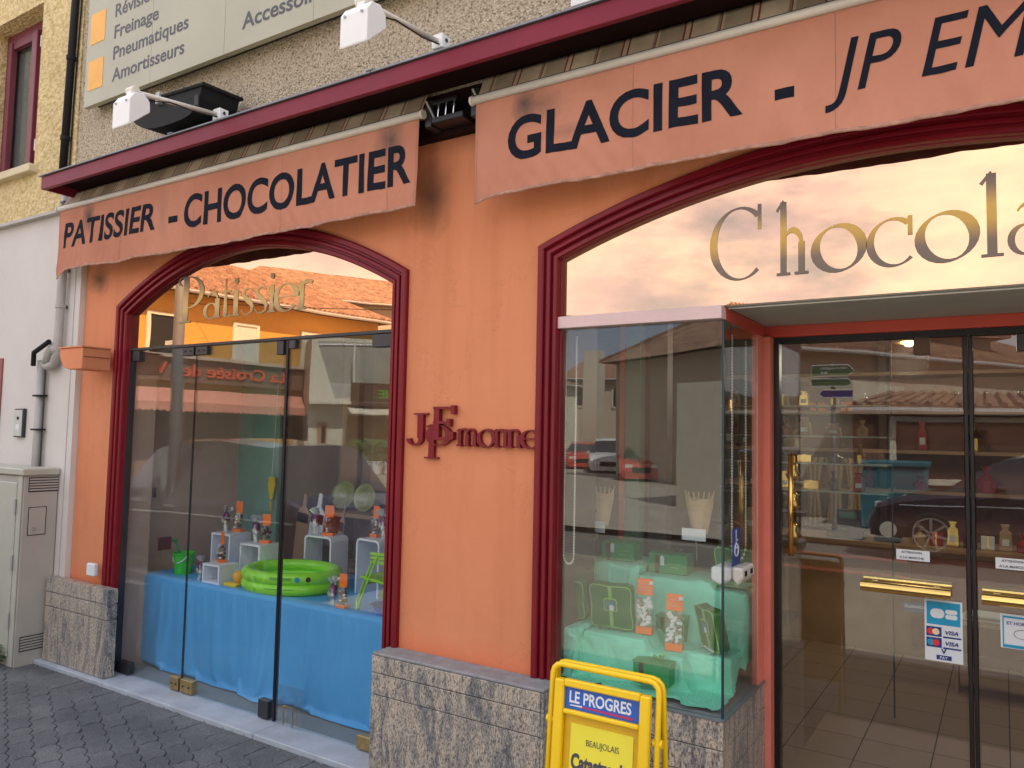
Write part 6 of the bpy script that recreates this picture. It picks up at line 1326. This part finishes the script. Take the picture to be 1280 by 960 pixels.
pl_ = bpy.data.objects['wall_strip_tmp']; pl_.name = 'sunlit_wall_strip'; tag(pl_, 'tall pale strip of sunlit wall at the end of the street', 'pillar')
# door side
house('long_tiled_house', 'long beige house with a clay tile roof opposite the entrance', 'house', (-6.2, -20.7), (3.0, -35.0), 8, 4.5, 1.9, 'beige', [(1.2, 2.0, .8, 2.2, 'dark')], eave=.5)
house('annex_building', 'low annex with clay tiles and dark opening opposite the entrance', 'building', (-2.4, -12.6), (6.5, -15.4), 3, 2.2, .32, 'shopbrown', [(.6, 4.6, .9, 2.0, 'dark')], eave=.3, z0=-.15)
house('white_wall_house', 'white plastered wall sunlit left of the annex', 'house', (-6.5, -14.5), (-2.7, -13.6), 3, 2.9, 0, 'offwhite', z0=-.15)
house('roadside_block', 'beige block of flats along the right side of the street', 'building', (8, -12), (16, -14), 8, 8.0, 2, 'beige', [(1, 2, 4, 6, 'dark'), (4, 5, 4, 6, 'dark')], corrug=False)
rs = thing('road_sign', (-2.6, -10.7, -.13), 'pole with green and white direction arrows opposite the entrance', 'road sign')
MB().tube([(-2.6, -10.7, -.13), (-2.6, -10.7, 3.0)], .04, 10).build('pole', M['steel'], rs)
for k, (z, h, mt, s, w) in enumerate(((2.76, .20, 'signgreen', 1, .62), (2.58, .13, 'signgreen', 1, .62), (2.38, .13, 'dk_blue', -1, .5))):
    c = Vector((-2.6, -10.62, z)); a = -.35 * s; P = [(a, 0), (a + s * w, 0), (a + s * (w + h * .5), h / 2), (a + s * w, h), (a, h)]
    p_ = MB().prism([(c.x + x, c.y, c.z + zz) for x, zz in P], (0, .03, 0)).build('arrow_panel', M[mt], rs)
    P2 = [(x * 1.0, zz) for x, zz in P]; MB().tube([(c.x + x, c.y + .031, c.z + zz) for x, zz in P], .008, 5, closed=True).build('border', M['card'], p_)
fit_text('BEAUJEU', (-2.35, -10.585, 2.87), .45, .055, ex=(-1, 0, 0), n=(0, 1, 0), thick=.002).build('lettering', M['card'], rs, fix=False)
fit_text('A6', (-2.65, -10.585, 2.79), .15, .055, ex=(-1, 0, 0), n=(0, 1, 0), thick=.002).build('lettering', M['card'], rs, fix=False)
cbn = thing('recycling_box', (-1.5, -11.9, -.02), 'teal blue recycling container in front of the annex', 'container'); MB().box(-2.3, -1.2, -12.3, -11.5, -.02, 1.15).build('body', M['tealbox'], cbn, bevel=.03); MB().box(-2.34, -1.16, -12.34, -11.46, 1.151, 1.25).build('lid', M['tealbox'], cbn, bevel=.02)
# wires
tag(MB().tube([(-26, -14, 6.2), (-12, -20, 5.6), (4, -27, 6.0)], .012, 4).build('overhead_wire', M['black']), 'thin overhead wire crossing above the street', 'wire')

# cars -----------------------------------------------------------------
def car(name, label, loc, rz, paint, group, Lc=4.4, Wc=1.78, H=1.50, suv=False):
    b = thing(name, loc, label, 'car', group, rz); w = Wc / 2
    # stations along x (front at +x): x, belt z, roof z, half width
    hs = H
    st = [(-.5, .62, .62, .80), (-.47, .92, .92, .93), (-.40, 1.00, 1.04 if not suv else 1.30, .98), (-.30, 1.0, hs - .06, 1.0), (-.12, .98, hs, 1.0), (.05, .96, hs - .02, 1.0), (.14, .95, hs - .12, 1.0), (.27, .93, .97, .99), (.40, .84, .86, .96), (.47, .72, .74, .88), (.5, .50, .52, .78)]
    if suv: st = [(x, z + .06, max(r_ + .04, z + .061) if r_ < 1.1 else r_, k) for x, z, r_, k in st]
    ring = lambda x, bz, rz_, k: [(x * Lc, -w * k * .9, .22), (x * Lc, -w * k, .40), (x * Lc, -w * k, bz - .08), (x * Lc, -w * k * .96, bz), (x * Lc, -w * k * (.74 if rz_ - bz > .15 else .85), rz_ - .03), (x * Lc, -w * k * .4, rz_), (x * Lc, w * k * .4, rz_), (x * Lc, w * k * (.74 if rz_ - bz > .15 else .85), rz_ - .03), (x * Lc, w * k * .96, bz), (x * Lc, w * k, bz - .08), (x * Lc, w * k, .40), (x * Lc, w * k * .9, .22)]
    rg = [ring(*s) for s in st]; body = MB(); gl = MB(); n = 12
    vs = [p for r_ in rg for p in r_]; fb_ = []; fg = []
    for i in range(len(st) - 1):
        hi = min(st[i][2] - st[i][1], st[i + 1][2] - st[i + 1][1]); hx_ = max(st[i][2] - st[i][1], st[i + 1][2] - st[i + 1][1])
        for k in range(n - 1):
            f = (i * n + k, i * n + k + 1, (i + 1) * n + k + 1, (i + 1) * n + k)
            side = k in (3, 7); scr = k in (4, 5, 6) and hx_ > .3 and hi < .2
            (fg if (side and hx_ > .3) or scr else fb_).append(f)
    body.add(vs, fb_ + [tuple(range(n)), tuple(range((len(st) - 1) * n, len(st) * n))]); gl.add(vs, fg)
    body.build('body', paint, b, local=True, smooth=False, bevel=.02, seg=2, weld=True); gl.build('windows', plain('car_glass', (.02, .025, .03), .05, coat=1), b, local=True)
    for sx_, sy_ in ((.31, 1), (.31, -1), (-.31, 1), (-.31, -1)):
        m_ = Matrix.Rotation(R(90), 3, 'X'); c = (sx_ * Lc, sy_ * (w - .10), .32)
        wh = MB().lathe([(1e-4, -.11), (.30, -.11), (.325, -.08), (.325, .08), (.30, .11), (1e-4, .11)], c, 24, m_).build('wheel', M['tyre'], b, local=True)
        g = MB(); co = (c[0], c[1] + sy_ * .115, c[2]); g.lathe([(.225, -.012), (.25, -.012), (.25, .012), (.225, .012)], co, 24, m_)
        for k in range(7): a = k * 6.283 / 7; g.box(-.018, .018, -.01, .012, .02, .23, Matrix.Translation(co) @ Matrix.Rotation(a, 4, 'Y'))
        g.build('rim', M['alloy'], wh, local=True); MB().lathe([(1e-4, 0), (.36, 0)], (c[0], sy_ * (w + .002), .34), 24, m_).build('wheel_arch', M['dark'], b, local=True) if False else None
    for sy_ in (1, -1):
        MB().box(.455 * Lc, .485 * Lc, sy_ * w * .55 - .14, sy_ * w * .55 + .14, .60, .73).build('headlight', M['lampglass'], b, local=True, bevel=.01)
        MB().box(-.497 * Lc, -.465 * Lc, sy_ * w * .68 - .12, sy_ * w * .68 + .12, .72, .90).build('tail_light', M['tail'], b, local=True, bevel=.01)
        MB().box(.10 * Lc, .14 * Lc, sy_ * (w + .09) - .07, sy_ * (w + .09) + .07, .93, 1.05).build('mirror', paint, b, local=True, bevel=.02)
    for sy_ in (1, -1):
        MB().tube([(-.44 * Lc, sy_ * w * 1.0, .80), (0, sy_ * (w + .008), .78), (.40 * Lc, sy_ * w * .985, .72)], .012, 6).build('side_trim', M['alloy'], b, local=True); MB().box(-.02 * Lc, .02 * Lc, sy_ * (w + .012) - .012, sy_ * (w + .012) + .012, .84, .87).build('door_handle', M['alloy'], b, local=True)
        MB().box(.465 * Lc, .497 * Lc, sy_ * w * .62 - .1, sy_ * w * .62 + .1, .40, .48).build('fog_lamp', M['lampglass'], b, local=True)
    MB().box(.480 * Lc, .501 * Lc, -.35, .35, .42, .62).build('grille', M['black'], b, local=True)
    return b
blue_paint = plain('dark_violet_car_paint', (.05, .05, .09), .2, metal=.5, var=.04, coat=1.0, obj=True)
plum = plain('dark_plum_car_paint', (.07, .055, .075), .12, metal=.5, var=.04, coat=1.0, obj=True)
wht = plain('white_car_paint', (.75, .75, .75), .25, coat=1.0, obj=True); redp = plain('red_car_paint', (.55, .04, .02), .25, coat=1.0, obj=True); gry = plain('grey_car_paint', (.25, .27, .30), .25, metal=.4, coat=1.0, obj=True)
car('parked_car', 'dark violet saloon parked along the kerb behind the camera', (-7.9, -3.25, -.13), R(180), blue_paint, 'parked cars', 4.5, 1.76, 1.62)
car('parked_car', 'dark plum saloon with alloy wheels opposite the entrance', (.55, -9.1, -.02), R(183), plum, 'parked cars', 4.5, 1.8, 1.5)
for u, v, d, p, l, sv in ((763, 572, 36, wht, 'white off-road car coming down the far street', True), (730, 572, 40, redp, 'red hatchback parked far down the street', False), (793, 571, 37, gry, 'grey hatchback parked beside the white off-road car', False), (806, 571, 30, redp, 'red hatchback nearest on the right of the far street', False)):
    c = depth(u, v, d); dirn = Vector((CAM.x - c.x, CAM.y - c.y)); car('parked_car', l, (c.x, c.y, -.13), math.atan2(dirn.y, dirn.x) + R(8), p, 'parked cars', 4.2, 1.8, 1.66 if sv else 1.45, sv)
# hills closing the view
g = MB(); N_ = 90
hp = [(190 * math.cos(R(180 + 180 * k / N_)), 190 * math.sin(R(180 + 180 * k / N_)), 7 + 3.5 * math.sin(k * .25) + 2.5 * math.sin(k * .61)) for k in range(N_ + 1)]
for a, b in zip(hp, hp[1:]): g.quad((a[0], a[1], -1), (b[0], b[1], -1), (b[0], b[1], b[2]), (a[0], a[1], a[2])); g.quad((a[0], a[1], a[2]), (b[0], b[1], b[2]), (b[0] * 1.5, b[1] * 1.5, b[2] * 1.6), (a[0] * 1.5, a[1] * 1.5, a[2] * 1.6))
tag(g.build('hills', M['hill_green'], weld=True), kind='structure')
